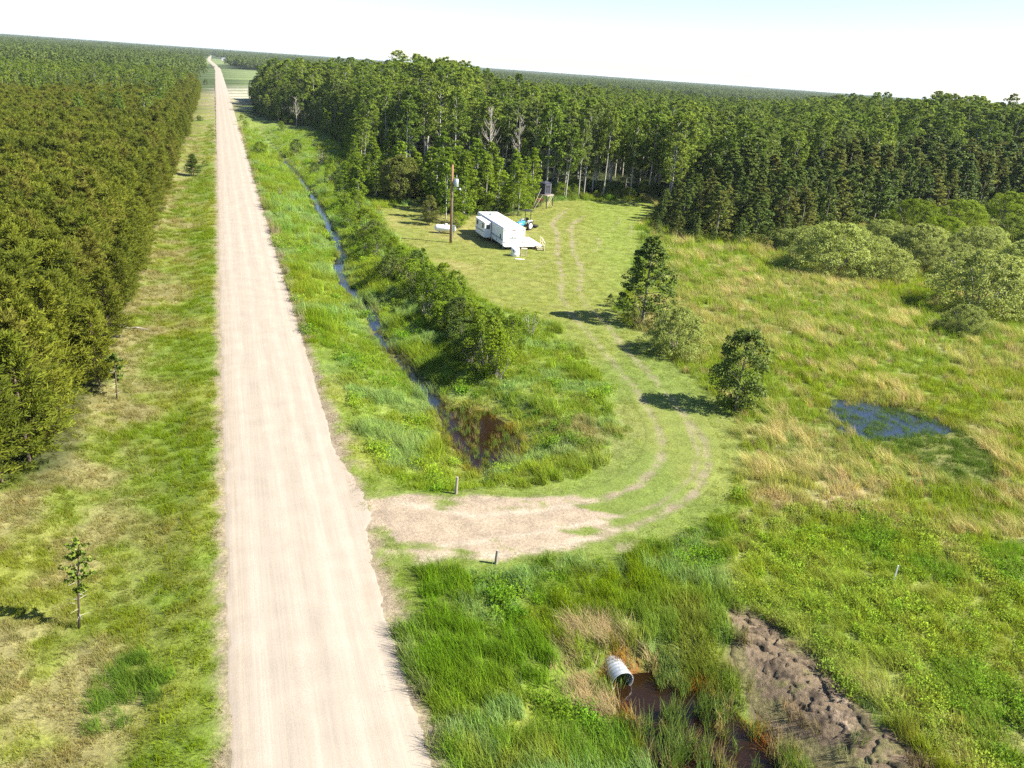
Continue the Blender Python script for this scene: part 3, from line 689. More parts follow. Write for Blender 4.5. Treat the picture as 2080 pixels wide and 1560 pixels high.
# ------------------------------------------------------------------ scattering of uncountable plants
def scatter(name, pts, rot, scl, col, protos, idx, label, cat, mat=None):
    me = bpy.data.meshes.new(name+'_points'); n = len(pts); me.vertices.add(n); me.vertices.foreach_set('co', np.asarray(pts, np.float32).ravel())
    for nm, ty, dat in (('rot', 'FLOAT_VECTOR', rot), ('scl', 'FLOAT_VECTOR', scl)):
        a = me.attributes.new(nm, ty, 'POINT'); a.data.foreach_set('vector', np.asarray(dat, np.float32).ravel())
    a = me.attributes.new('idx', 'INT', 'POINT'); a.data.foreach_set('value', np.asarray(idx, np.int32))
    if col is not None:
        a = me.attributes.new('col', 'FLOAT_COLOR', 'POINT'); cc = np.ones((n, 4), np.float32); cc[:, :3] = col; a.data.foreach_set('color', cc.ravel())
    o = link(name, me); tag(o, label, cat, kind='stuff')
    ng = bpy.data.node_groups.new(name+'_scatter', 'GeometryNodeTree')
    ng.interface.new_socket('Geometry', in_out='INPUT', socket_type='NodeSocketGeometry'); ng.interface.new_socket('Geometry', in_out='OUTPUT', socket_type='NodeSocketGeometry')
    gi = ng.nodes.new('NodeGroupInput'); go = ng.nodes.new('NodeGroupOutput'); jn = ng.nodes.new('GeometryNodeJoinGeometry')
    def attr(nm, ty):
        q = ng.nodes.new('GeometryNodeInputNamedAttribute'); q.data_type = ty; q.inputs[0].default_value = nm; return q.outputs[0]
    ar = attr('rot', 'FLOAT_VECTOR'); as_ = attr('scl', 'FLOAT_VECTOR'); ai = attr('idx', 'INT')
    er = ng.nodes.new('FunctionNodeEulerToRotation'); ng.links.new(ar, er.inputs[0])
    for k, pm in enumerate(protos):
        po = bpy.data.objects.new(name+'_kind', pm)
        oi = ng.nodes.new('GeometryNodeObjectInfo'); oi.inputs['Object'].default_value = po; oi.inputs['As Instance'].default_value = True
        cp = ng.nodes.new('FunctionNodeCompare'); cp.data_type = 'INT'; cp.operation = 'EQUAL'
        ng.links.new(ai, cp.inputs[2]); cp.inputs[3].default_value = k
        ip = ng.nodes.new('GeometryNodeInstanceOnPoints'); ng.links.new(gi.outputs[0], ip.inputs['Points'])
        ng.links.new(cp.outputs[0], ip.inputs['Selection']); ng.links.new(oi.outputs['Geometry'], ip.inputs['Instance'])
        ng.links.new(er.outputs[0], ip.inputs['Rotation']); ng.links.new(as_, ip.inputs['Scale']); ng.links.new(ip.outputs[0], jn.inputs[0])
    ng.links.new(jn.outputs[0], go.inputs[0])
    md = o.modifiers.new('scatter', 'NODES'); md.node_group = ng
    return o
def in_view(x, y, z=0., mg=140, top=-200):
    a, b = PX(x, y, z); d = y*fwd[1]+(z-H)*fwd[2]
    return (d > 2) & (a > -mg) & (a < 2080+mg) & (b > top) & (b < 1560+mg)
def cand(dens, x0, x1, y0, y1):
    n = int(dens*(x1-x0)*(y1-y0)); x = rng.uniform(x0, x1, n); y = rng.uniform(y0, y1, n)
    k = in_view(x, y); return x[k], y[k]

# --- grasses
def grass_field():
    # proto list: 0,1 short turf; 2,3,4 medium; 5,6 tall; 7,8 dry leaning; 9,10 herbs; 11,12 reeds
    pr = []
    def mk(b): pr.append(np_mesh('tuft', b[0], b[1], 4, [M_GRASS], attr=b[2]))
    mk(blades(46, .32, .05, .13, .022, .8)); mk(blades(46, .36, .04, .15, .024, 1.0))
    mk(blades(58, .34, .16, .38, .024, .7)); mk(blades(54, .38, .14, .42, .026, .9)); mk(blades(50, .30, .2, .46, .022, .6, 2.6))
    mk(blades(60, .32, .35, .75, .024, .55)); mk(blades(56, .36, .3, .85, .026, .75, 2.8))
    mk(blades(46, .26, .45, .95, .020, 1.0, 2.7)); mk(blades(50, .34, .35, .8, .020, 1.3, 2.2))
    for k in range(2):
        n = 130; C = np.c_[rng.normal(0, .22, (n, 2)), rng.uniform(.06, .50, n)]; lv = leaves(C, .075, None, 0, 1.5, .9)
        mk(merge([lv, blades(14, .2, .3, .6, .015, .4)])[:3])
    mk(blades(26, .25, .8, 1.5, .032, .35, None, 2, .6)); mk(blades(22, .3, .7, 1.35, .035, .6, None, 2, .8))
    xs = []; ys = []; ids = []; sc_l = []; cl = []
    def add(x, y, idl, s0, s1, c):
        n = len(x); xs.append(x); ys.append(y); ids.append(rng.choice(idl, n)); sc_l.append(rng.uniform(s0, s1, n)); cl.append(c)
    # candidates: denser near the camera
    for dens, y0, y1 in ((9.5, 15, 40), (6.5, 40, 66), (3.6, 66, 100), (1.7, 100, 165), (.8, 165, 250)):
        x, y = cand(dens, -110 if y0 > 150 else -62, 92, y0, y1)
        z = zones(x, y); t = z['t']
        pw = np.minimum(poly_sd(x, y, POND), poly_sd(x, y, SPOOL)); ws_ = seg_dist(x, y, STREAM); st_ = poly_sd(x, y, MARSH)
        ok = (np.abs(t) > RW+.12+.5*vn(x*2, y*2, 3)*(t < 0)) & (pw > .05) & ((ws_ > .58+.25*vn(x*1.5, y*1.5, 59)) | (rng.uniform(size=len(x)) < .12)) & ((z['mud'] < .35+.5*rng.uniform(size=len(x))*(fbm(x, y, .9, 2, 58) > .5)) | (rng.uniform(size=len(x)) < .05))
        ok &= (z['dirt'] < .3) | (rng.uniform(size=len(x)) < .05)
        ok &= (z['rut'] < .25) | (rng.uniform(size=len(x)) < .25)
        ok &= (z['pines'] < .9) | (rng.uniform(size=len(x)) < .25)
        ok &= ~((z['forest'] > .8) & (rng.uniform(size=len(x)) < .6))
        ok &= (st_+4.*(fbm(x, y, 1.3, 3, 57)-.5) > -.9) | (rng.uniform(size=len(x)) < .8)
        x, y, t = x[ok], y[ok], t[ok]; z = {k: v[ok] for k, v in z.items()}; pw, ws_, st_ = pw[ok], ws_[ok], st_[ok]
        n = len(x); u_ = rng.uniform(size=n); c = ground_col(x, y, z)*1.38*np.where(t < -RW, .86, 1.)[:, None]
        sh = seg_dist(x, y, DRIVE)
        short = (z['lawn'] > .4) | (z['drive'] > .45) | (z['dirt'] > .2) | ((t > 0) & (t < RW+1.6+.6*vn(x, y, 8)) & (y < 60) & (y > 27))
        leftv = t < -RW; mead = z['meadow'] > .5
        nse = fbm(x, y, 3.0, 3, 51)
        ids_ = np.full(n, 2); s = np.ones(n)
        # default ditch slopes
        r3 = rng.integers(0, 3, n); ids_ = 2+r3
        tall = (~leftv) & (~mead) & (nse > (np.where(y < 36, .42, .60))); ids_ = np.where(tall, 5+(r3 > 0), ids_)
        herb = (nse < .34) & (u_ < .22); ids_ = np.where(herb, 9+(r3 > 1), ids_)
        # left verge
        ids_ = np.where(leftv, np.where((nse > .56), 2+r3, np.where(r3 > 0, 3, 1)), ids_); s = np.where(leftv, .78, s)
        gpx, gpy = G(262, 1400); lush = (np.hypot((x-gpx)/1.6, (y-gpy)/1.9) < .7+.9*(nse-.3)*2) & leftv; ids_ = np.where(lush, 5+(r3 > 0), ids_); c = np.where(lush[:, None], np.array([.095, .155, .03]), c)
        c = np.where(mead[:, None], c*1.1, c)
        # meadow: tall grass, dry leaning tufts, herbs to the lower right
        dryness = c[:, 0]/np.maximum(c[:, 1], 1e-3)
        tuft_n = fbm(x, y, 2.4, 3, 52)
        md = np.where(tuft_n > .635, 7+(r3 > 1), np.where(r3 == 0, 4, np.where(u_ < .5, 2+r3, 5+(r3 > 1))))
        lowr = np.hypot((x-19)/10., (y-29)/10.) < 1+.4*(nse-.5)
        md = np.where(lowr & (u_ < .35), 9+(r3 > 1), md)
        ids_ = np.where(mead, md, ids_); s = np.where(mead, .85+.35*(nse-.4), s)
        # pale colours for the dry tufts
        pale = mead & (ids_ >= 7) & (ids_ <= 8) & ~lowr
        c = np.where(pale[:, None], mix(c, TAN*1.7, .1+.85*rng.uniform(size=n)*(rng.uniform(size=n) < .55)), c)
        stray = mead & (u_ > .96) & ~lowr; c = np.where(stray[:, None], TAN*.9, c)
        gh = (~pale) & ((ids_ >= 9) & (ids_ <= 10)); c = np.where(gh[:, None], mix(c, np.array([.19, .28, .05]), .7), c)
        deep = (~leftv) & (~short) & ((y < 37) | (u_ < .25)) & (fbm(x, y, 5, 3, 53) > .53); c = np.where(deep[:, None], mix(c, np.array([.09, .19, .03]), .55), c)
        silver = (~leftv) & (~short) & (ids_ < 9) & (~mead) & (fbm(x, y, 3.2, 3, 54) > .60); c = np.where(silver[:, None], mix(c, np.array([.22, .32, .14]), .55), c)
        ids_ = np.where(short, rng.integers(0, 2, n), ids_); s = np.where(short, 1., s)
        # tan straw round the culvert mouth
        cu = np.hypot(x-4.6, y-25.6); str_ = (cu < 2.2) & (u_ < .65) & ~short; c = np.where(str_[:, None], TAN*.95, c); ids_ = np.where(str_, 8, ids_)
        # standing in the marsh water
        mk_ = (st_ < .3); ids_ = np.where(mk_, 2+r3, ids_); c = np.where(mk_[:, None], np.array([.085, .135, .028]), c)
        c = c*rng.uniform(.82, 1.18, (n, 1))*(1+rng.normal(0, .04, (n, 3)))
        xs.append(x); ys.append(y); ids.append(ids_); sc_l.append(s*rng.uniform(.8, 1.2, n)*(1.0 if y0 < 40 else 1.12 if y0 < 66 else 1.35 if y0 < 100 else 1.7)); cl.append(c)
    x = np.concatenate(xs); y = np.concatenate(ys); ii = np.concatenate(ids); s = np.concatenate(sc_l); c = np.concatenate(cl)
    # keep clear of the things that stand in the yard
    z = terrain(x, y); n = len(x)
    L_ = poly_sd(x, y, LAWN) < 0
    z0 = np.where(poly_sd(x, y, MARSH) < 1.2, np.maximum(z, -.2), z)-.02
    rot = np.stack([rng.normal(0, .08, n), rng.normal(0, .08, n), np.where((ii == 6) | (ii == 7) | (ii == 8) | (ii == 4), rng.normal(0, .5, n), rng.uniform(0, 6.28, n))], 1)
    hs = np.where(L_, s*.7, s); wsx = s
    scatter('grass', np.stack([x, y, z0], 1), rot, np.stack([wsx, wsx, hs], 1), c, pr, ii, 'green and straw coloured grass covering the verges, banks and meadow', 'grass')
    # emergent reeds in pond and culvert pool
    R = []
    x, y = cand(7, 0, 16, 14, 30); pw = poly_sd(x, y, SPOOL); k = (pw < .3) & ((vn(x*1.1, y*1.1, 91) > .22) | (rng.uniform(size=len(x)) < .15)) & (np.hypot(x-5.9, y-24.3) > 1.0); k &= ~((np.abs((x-7.2)-(24.4-y)*.75) < .40)); R.append((x[k], y[k], 1.0))
    x, y = cand(7, -6, 5, 38, 52); pw = poly_sd(x, y, POND); k = (pw < .25) & (fbm(x, y, 1.5, 2, 92) > .40); R.append((x[k], y[k], .55))
    x = np.concatenate([r[0] for r in R]); y = np.concatenate([r[1] for r in R]); s = np.concatenate([np.full(len(r[0]), r[2]) for r in R])*rng.uniform(.7, 1.15, len(x)); n = len(x)
    c = np.where(rng.uniform(size=(n, 1)) < .25, np.array([.26, .21, .11]), np.array([.11, .16, .045]))*rng.uniform(.8, 1.2, (n, 1))
    c = np.where((y > 36)[:, None] & (rng.uniform(size=(n, 1)) < .5), np.array([.16, .17, .04]), c)
    rot = np.stack([rng.normal(0, .12, n), rng.normal(0, .12, n), rng.uniform(0, 6.28, n)], 1)
    scatter('reeds', np.stack([x, y, np.full(n, WZ-.1)], 1), rot, np.stack([s, s, s], 1), c, pr[11:13], rng.integers(0, 2, n), 'broad leaved reeds standing in the brown culvert pool and pond', 'reeds')
grass_field()

# --- trees of the woods
def poisson(x, y, r):
    "thin points to spacing r"
    cell = {}; keep = []
    for i in range(len(x)):
        a, b = int(x[i]//r), int(y[i]//r); ok = True
        for p in range(a-1, a+2):
            for q in range(b-1, b+2):
                for j in cell.get((p, q), ()):
                    if (x[i]-x[j])**2+(y[i]-y[j])**2 < r*r: ok = False; break
                if not ok: break
            if not ok: break
        if ok: cell.setdefault((a, b), []).append(i); keep.append(i)
    return np.array(keep, int)
def st(x, y): return (x-RC[0])*RD[0]+(y-RC[1])*RD[1]

# pine plantation left of the road
S1, T1 = np.meshgrid(np.arange(16, 470, 2.25), np.arange(-11.3, -190, -2.35), indexing='ij'); S1 = S1.ravel()+rng.normal(0, .45, S1.size); T1 = T1.ravel()+rng.normal(0, .35, T1.size)
px_ = RC[0]+RD[0]*S1+RN[0]*T1; py_ = RC[1]+RD[1]*S1+RN[1]*T1
fr = -10.7-3.6*np.clip((30-S1)/12, 0, 1)**1.2-1.2*fbm(S1, S1*0, 9, 3, 81)
k = in_view(px_, py_, 5, 160, 40) & (T1 < fr) & (py_ > 32) & (rng.uniform(size=len(px_)) > .05)
px_, py_, S1, T1 = px_[k], py_[k], S1[k], T1[k]
dist = np.hypot(px_, py_); o = np.argsort(dist); px_, py_, S1, T1, dist = px_[o], py_[o], S1[o], T1[o], dist[o]
hh = (7.2+1.2*fbm(px_, py_, 14, 2, 82)+rng.normal(0, .35, len(px_)))*(1-.28*np.exp(-((T1+11.3)/1.6)**2))
for i in range(min(300, len(px_))):
    edge = T1[i] > -13.9
    put('pine_tree', 'pine', int(rng.integers(0, 5)), px_[i], py_[i], hh[i],
        'olive green pine at the ragged edge of the plantation left of the road' if edge else 'olive green pine standing inside the dense plantation left of the road', 'pine tree',
        'pines along the edge of the plantation' if edge else 'pines inside the plantation')
n0 = 300; n = len(px_)-n0
mixed = (S1[n0:] > 190+260*(fbm(px_[n0:], py_[n0:], 45, 3, 83)-.2)+rng.normal(0, 30, n)) & (T1[n0:] < -16)
idx = np.where(mixed & (rng.uniform(size=n) < .8), rng.integers(5, 8, n), rng.integers(0, 5, n))
keepm = (idx < 5) | (rng.uniform(size=n) < .3)
sc_f = np.where(idx < 5, hh[n0:]/8.3, rng.uniform(.55, .75, n))
scatter('pine_wood', np.stack([px_[n0:], py_[n0:], terrain(px_[n0:], py_[n0:])], 1)[keepm], np.stack([np.zeros(n), np.zeros(n), rng.uniform(0, 6.28, n)], 1)[keepm], (sc_f[:, None]*np.ones(3))[keepm], None,
        [joined('pine', i) for i in range(5)]+[joined('aspen', i) for i in range(3)], idx[keepm], 'distant pine plantation mixed with darker trees left of the road', 'wood')

# aspen wood on the right
x = rng.uniform(-190, 330, 60000); y = rng.uniform(120, 560, 60000)
k = in_view(x, y, 8, 130, -40); x, y = x[k], y[k]
sdF = poly_sd(x, y, FOREST); k = (sdF < -.6); x, y, sdF = x[k], y[k], sdF[k]
kk = poisson(x, y, 2.75); x, y, sdF = x[kk], y[kk], sdF[kk]
dist = np.hypot(x, y)
gap = (fbm(x, y, 16, 2, 84) > .66) & (sdF < -6); x, y, sdF, dist = x[~gap], y[~gap], sdF[~gap], dist[~gap]
pxx, pyy = PX(x, y, 0)
pop_zone = poly_sd(x, y, POPLARS) < 1.0
young = (x < 2) & (y < 165) & (sdF > -11)      # low leafy trees behind the trailer
use = ~pop_zone
x, y, sdF, dist, young = x[use], y[use], sdF[use], dist[use], young[use]
o = np.argsort(dist+np.where(sdF > -5, -60, 0)); x, y, sdF, dist, young = x[o], y[o], sdF[o], dist[o], young[o]
hA = 10.8+7.5*fbm(x, y, 16, 3, 85)+rng.normal(0, 1.2, len(x))+1.5*sm((-sdF-5)/20)
pA = PX(x, y, 0)[0]; hA = hA*(1-.22*sm((dist-150)/60)*sm((pA-880)/150)*sm((1700-pA)/150))
hA = np.where(young, 6.5+3.5*fbm(x, y, 7, 2, 86)+rng.normal(0, .6, len(x))+.25*np.clip(-sdF, 0, 12), hA)
# shorter where they meet the stream
hA = np.where((x < -28) & (sdF > -9), hA*np.clip(.34+(-sdF)/12, .34, 1), hA)
for i in range(300):
    yg = bool(young[i] or hA[i] < 9.5); front = sdF[i] > -5
    if yg and not young[i]: lab, grp = ('short leafy aspen sloping down to the stream along the near side of the wood', 'short aspens along the stream')
    elif yg: lab, grp = ('light green young aspen in the leafy thicket between the stream and the white trailer', 'young aspens beside the trailer yard')
    elif front: lab, grp = ('tall aspen with a pale bare trunk in the front row of the wood', 'tall aspens along the front of the wood')
    else: lab, grp = ('tall dark green aspen inside the wood behind the clearing', 'tall aspens inside the wood')
    put('aspen_tree', 'young_aspen' if yg else 'aspen', int(rng.integers(0, 6)), x[i], y[i], hA[i], lab, 'tree', grp, ws=hA[i]/(9. if yg else 15.7)*rng.uniform(.9, 1.45))
X2, Y2, h2 = x[300:], y[300:], hA[300:]; n = len(X2)
wide = 1.0
idx = rng.integers(0, 5, n); s_ = h2/15.7; wv = rng.uniform(.9, 1.5, n)
scatter('aspen_wood', np.stack([X2, Y2, terrain(X2, Y2)], 1), np.stack([rng.normal(0, .03, n), rng.normal(0, .03, n), rng.uniform(0, 6.28, n)], 1), np.stack([s_*wv, s_*wv, s_], 1), None,
        [joined('aspen', i) for i in range(5)], idx, 'deep aspen wood stretching back behind the clearing and the meadow', 'wood')
# undergrowth at the feet of the wood
bx = rng.uniform(-110, 170, 30000); by = rng.uniform(120, 330, 30000); k = in_view(bx, by, 0, 100); bx, by = bx[k], by[k]
sdu = poly_sd(bx, by, FOREST); k = (sdu < -.5) & (sdu > -9) & (rng.uniform(size=len(bx)) < .5) & ((bx < 2) | (rng.uniform(size=len(bx)) < .8)); bx, by = bx[k], by[k]; n = len(bx)
s_ = rng.uniform(.3, .85, n)*np.where(bx < 0, 1.2, 1.1)
scatter('undergrowth', np.stack([bx, by, terrain(bx, by)], 1), np.stack([np.zeros(n), np.zeros(n), rng.uniform(0, 6.28, n)], 1), s_[:, None]*np.ones(3), None, [joined('bush', 0), joined('bush', 1)], rng.integers(0, 2, n), 'low leafy undergrowth at the feet of the wood', 'undergrowth')

# far woods out to the horizon, thinning with distance
def far_clump(seed):
    global rng
    keep = rng; rng = np.random.default_rng(seed); parts = []
    for k in range(9):
        cx_, cy_ = rng.uniform(-11, 11, 2); h = rng.uniform(9, 14); q = rng.normal(size=(170, 3)); q /= np.linalg.norm(q, axis=1)[:, None]
        C = np.array([cx_, cy_, h*.62])+q*np.array([3.2, 3.2, h*.40])*rng.uniform(.5, 1, (170, 1)); parts.append(leaves(C, 1.1, q+[0, 0, .4], .9))
    V, Fq, A, _ = merge(parts); rng = keep
    return np_mesh('far_clump', V, Fq, 4, [M_FAR], attr=A)
FX = []; 
for r0, r1, sp in ((400, 700, 9), (700, 1200, 14), (1200, 2200, 24), (2200, 4200, 42), (4200, 8000, 85)):
    n = int(1.45*(r1*r1-r0*r0)/2/sp**2*1.3); r = np.sqrt(rng.uniform(r0*r0, r1*r1, n)); a = rng.uniform(-.75, .75, n)+.0; x = r*np.sin(a); y = r*np.cos(a)
    k = in_view(x, y, 10, 120, -60); x, y = x[k], y[k]
    t = rt(x, y); s = st(x, y)
    ok = ~((np.abs(t+7*sm((s-900)/900)) < 24) & (s < 2600)) & ~((t > 0) & (t < 200) & (s > 430) & (s < 1050)) & (fbm(x, y, 420, 2, 90) < .63)
    ok &= (poly_sd(x, y, FOREST) > -2) & ~((t < -12) & (s < 470) & (t > -185)) & ~((t > 0) & (s < 430) & (x < -100))
    x, y = x[ok], y[ok]; FX.append(np.stack([x, y, terrain(x, y, False), np.full(len(x), 1.0 if sp < 20 else 1.15 if sp < 40 else 1.35 if sp < 60 else 1.8)], 1))
FX = np.concatenate(FX); n = len(FX); s_ = FX[:, 3]*rng.uniform(.75, 1.15, n)
scatter('far_woods', FX[:, :3], np.stack([np.zeros(n), np.zeros(n), rng.uniform(0, 6.28, n)], 1), np.stack([s_*FX[:, 3]**1.5, s_*FX[:, 3]**1.5, rng.uniform(.7, 1.12, n)], 1), None, [far_clump(3), far_clump(4), far_clump(5)], rng.integers(0, 3, n), 'far woods stretching to the flat horizon', 'woods')
print('far', n)

# --- the dark young poplars right of the clearing
x = rng.uniform(15, 150, 9000); y = rng.uniform(105, 190, 9000); k = (poly_sd(x, y, POPLARS) < 0) & in_view(x, y, 3, 120); x, y = x[k], y[k]
kk = poisson(x, y, 2.3); x, y = x[kk], y[kk]
sp_ = poly_sd(x, y, POPLARS)
for i in range(len(x)):
    fr_ = sp_[i] > -1.6 and y[i] < 128
    hgt = (4.6 if fr_ else 5.4+5.0*fbm(x[i], y[i], 9, 2, 87)+.12*(y[i]-115))+rng.normal(0, .9)
    pq = float(PX(x[i], y[i], 0)[0]); hgt *= .82*(.5+.5*float(sm((pq-1320)/170)))
    br = rng.uniform() < (.08 if fr_ else .3)
    put('poplar_tree', 'poplar', int(rng.integers(0, 4)), x[i], y[i], max(2.2, hgt), 'columnar young poplar with bronze tinged leaves in the dark stand right of the clearing' if br else 'columnar young poplar with dark green leaves in the dark stand right of the clearing',
        'tree', 'bronze tinged poplars right of the clearing' if br else 'dark poplars right of the clearing', crown=M_BRONZE if br else None, ws=max(.35, hgt/8.8)*rng.uniform(1.0, 1.8))

# --- single plants one can point to
def at(px, py, z=0.): return G(px, py, z)
def plant(px, py, kind, i, hgt, wd, label, name='bush', cat='bush', crown=None, z=None, **kw):
    x, y = at(px, py, z or 0.); base_w = {'willow': 6.6, 'bush': 3.6, 'sparse_bush': 3.5, 'poplar': 4.6, 'open_poplar': 5.2, 'round_tree': 4.7, 'young_aspen': 3.7, 'pine': 3.6, 'aspen': 4.6}[kind]
    return put(name, kind, i, x, y, hgt, label, cat, crown=crown, ws=wd/base_w, **kw)
plant(1305, 655, 'open_poplar', 0, 8.4, 6.3, 'tall pointed poplar with open layered branches beside the driveway, tallest of the lone trees', 'poplar_tree', 'tree')
plant(1493, 832, 'round_tree', 1, 6.1, 4.5, 'small egg shaped dark green tree at the meadow edge casting its shadow across the ruts', 'poplar_tree', 'tree')
plant(1372, 716, 'willow', 0, 3.9, 6.2, 'round silvery green willow between the tall poplar and the egg shaped tree', 'willow_bush', 'willow')
plant(1238, 622, 'poplar', 1, 1.3, 1.4, 'tiny dark shrub on the grass left of the tall pointed poplar', 'bush', 'shrub')
W = [(1690, 552, 6.3, 12.4, 0, 'broad pale green willow dome, leftmost of the willows against the dark poplars'), (1802, 566, 3.9, 7.6, 1, 'low pale willow spreading just right of the leftmost willow dome'),
     (1985, 632, 6.6, 13.0, 2, 'largest grey green willow dome, nearest to the meadow at the right edge'), (1958, 676, 2.8, 5.4, 0, 'small low willow alone in the meadow in front of the largest willow dome'),
     (1592, 505, 2.9, 4.5, 1, 'small willow tucked at the left foot of the leftmost willow dome'), (1862, 528, 5.1, 9.2, 2, 'grey green willow behind the low spreading willow'),
     (1975, 530, 4.9, 10.8, 0, 'pale willow behind and above the largest willow dome'), (2075, 575, 5.4, 9.7, 1, 'willow cut by the right edge of the view behind the largest dome'), (2120, 640, 4.3, 7.6, 2, 'willow at the right edge beside the largest dome')]
for a, b, h_, w_, i, lab in W: plant(a, b, 'willow', i, h_, w_, lab, 'willow_bush', 'willow')
W += [(1748, 532, 3.6, 7.5, 2, 'grey green willow filling the gap behind the leftmost willow dome'), (1838, 545, 3.6, 8, 0, 'pale willow right behind the low spreading willow'), (1915, 560, 3.4, 7.5, 1, 'pale willow on the left shoulder of the largest willow dome'), (2030, 548, 4.4, 9, 2, 'pale willow on the right shoulder behind the largest willow dome')]
for k, (a, b) in enumerate([(1640, 516), (1725, 512), (1785, 510), (1830, 520), (1890, 548), (1935, 545), (1950, 572), (2000, 520), (2045, 585), (2095, 545), (1880, 515), (2090, 600), (1770, 545), (2105, 515)]):
    plant(a, b, 'willow', k % 3, rng.uniform(3.4, 4.6), rng.uniform(7, 10), 'grey green willow of the crowded band in front of the dark poplars', 'willow_bush', 'willow', group='willows crowding in front of the poplars')
W2 = [(1850, 482, 6.1, 10.8, 0, 'bright yellow green rounded bush under the dark poplars'), (1945, 470, 5.4, 10.8, 1, 'mid green rounded bush right of the bright yellow green one'), (2045, 462, 6.3, 11.9, 2, 'yellow green rounded bush high at the right edge behind the willows'),
      (1910, 500, 4.6, 9.7, 2, 'olive green rounded bush between the yellow green bush and the pale willows'), (2060, 505, 4.9, 10.8, 0, 'olive green rounded bush at the right edge behind the pale willows')]
for a, b, h_, w_, i, lab in W2: plant(a, b, 'willow', i, h_, w_, lab, 'rounded_bush', 'bush', crown=M_SHRUBY if 'yellow' in lab else M_SHRUB)
B = [(745, 478, 'bush', 0, 3.6, 5.2, M_SHRUBY, 'large bright yellow green bush on the bank at the corner of the trailer yard'), (708, 452, 'bush', 1, 3.8, 3.6, None, 'upright green bush on the stream bank behind the bright yellow green one'),
     (778, 505, 'bush', 1, 2.2, 3.4, None, 'low green bush below the bright yellow green one on the bank'), (745, 508, 'bush', 0, 1.8, 3.0, None, 'low green bush beside the bend of the stream'),
     (790, 570, 'bush', 0, 2.8, 3.6, M_POPLAR, 'dark bush with reddish stems halfway down the stream bank'), (826, 578, 'sparse_bush', 0, 3.0, 3.0, M_BRONZE, 'thin brownish bush with bare reddish stems on the stream bank'),
     (858, 592, 'poplar', 0, 4.6, 2.6, M_SHRUB, 'pointed leafy sapling rising above the row of bank bushes'), (885, 628, 'bush', 1, 3.2, 3.8, None, 'green bush in the middle of the bank row'),
     (912, 655, 'bush', 0, 3.8, 4.4, None, 'thick green bush in the bank row above the dark hollow'), (868, 650, 'sparse_bush', 1, 2.6, 2.6, None, 'thin twiggy shrub in front of the bank row'), (950, 668, 'bush', 1, 2.8, 3.4, None, 'green bush between the bank row and the biggest bush'),
     (988, 756, 'bush', 0, 4.4, 5.2, None, 'biggest bush on the bank, open and light green, nearest to the pond'), (1028, 742, 'sparse_bush', 0, 3.0, 3.2, None, 'airy light green bush right of the biggest bank bush'), (955, 742, 'bush', 1, 3.0, 3.0, M_POPLAR, 'dark green bush on the left side of the biggest bank bush'),
     (1078, 682, 'sparse_bush', 1, 2.4, 3.2, M_SHRUBY, 'pale airy bush alone on the grass below the trailer yard'),
     (528, 308, 'bush', 0, 2.6, 4.2, M_SHRUBY, 'yellow green bush on the far grass slope between road and stream'), (570, 391, 'sparse_bush', 0, 1.5, 1.8, None, 'very small shrub on the grass slope between road and stream'), (499, 257, 'bush', 1, 2., 2.6, None, 'small bush farther up the slope, beyond the yellow green one'), (491, 243, 'bush', 0, 1.8, 2.2, M_SHRUBY, 'farthest small bush on the slope by the road'),
     (602, 312, 'bush', 1, 3.4, 3.8, M_POPLAR, 'dark round bush on the far side of the stream'), (572, 268, 'bush', 0, 3.0, 3.5, None, 'bush at the far stream bend below the wood'), (640, 300, 'sparse_bush', 1, 2.6, 3.4, None, 'thin bush on the small open meadow across the stream'),
     (652, 338, 'sparse_bush', 0, 3.6, 3.6, M_BRONZE, 'brownish twiggy bush across the stream'), (690, 392, 'bush', 1, 4.2, 3.8, M_POPLAR, 'tall dark bush on the stream bank under the wood'), (672, 372, 'bush', 0, 3.4, 3.4, None, 'green bush on the stream bank under the wood'), (640, 352, 'bush', 0, 2.4, 3.0, M_POPLAR, 'dark low bush at the narrow part of the stream'),
     (728, 420, 'young_aspen', 0, 6.5, 3.4, None, 'slim green tree between the stream and the yard corner'), (700, 418, 'young_aspen', 1, 5.6, 3.4, None, 'shorter slim green tree nearest to the stream'),
     (405, 244, 'bush', 1, 1.9, 2.8, M_POPLAR, 'small dark bush on the left verge far up the road'), (418, 172, 'bush', 0, 3.2, 4.2, M_POPLAR, 'dark round bush at the far end of the left verge'),
     (418, 335, 'bush', 0, 1.1, 2.0, None, 'faint green clump beside the lone spruce on the left verge')]
for k, (a, b) in enumerate([(725, 440), (760, 492), (762, 520), (800, 545), (812, 560), (838, 600), (845, 575), (870, 612), (898, 605), (900, 640), (925, 630), (930, 675), (895, 668), (960, 690), (975, 700), (1005, 705), (940, 705), (962, 728), (1010, 772), (1040, 712)]):
    plant(a, b, 'bush', k % 3, rng.uniform(2.4, 3.9), rng.uniform(2.8, 4.2), 'leafy bush of the close row on the bank between the stream and the trailer lawn', 'bush', 'bush', crown=[None, M_POPLAR, None, M_SHRUBY, None][k % 5], group='bushes of the close row on the bank')
for a, b, kd, i, h_, w_, cr, lab in B: plant(a, b, kd, i, h_, w_, lab, 'bush' if kd != 'young_aspen' else 'young_tree', 'bush' if kd != 'young_aspen' else 'tree', crown=cr)
plant(393, 351, 'pine', 0, 3.9, 2.8, 'lone dark little conifer standing on the left verge', 'pine_tree', 'tree', crown=M_POPLAR)
for i in range(3):
    plant(812+(i-1)*17, 408+(i % 2)*4, 'round_tree', i, 7.6-.8*abs(i-1), 5.0, ['left stem of the rusty brown leaved trees beside the yard', 'tallest of the rusty brown leaved trees beside the yard', 'right stem of the rusty brown leaved trees beside the yard'][i], 'brown_tree', 'tree', crown=M_BRONZE)
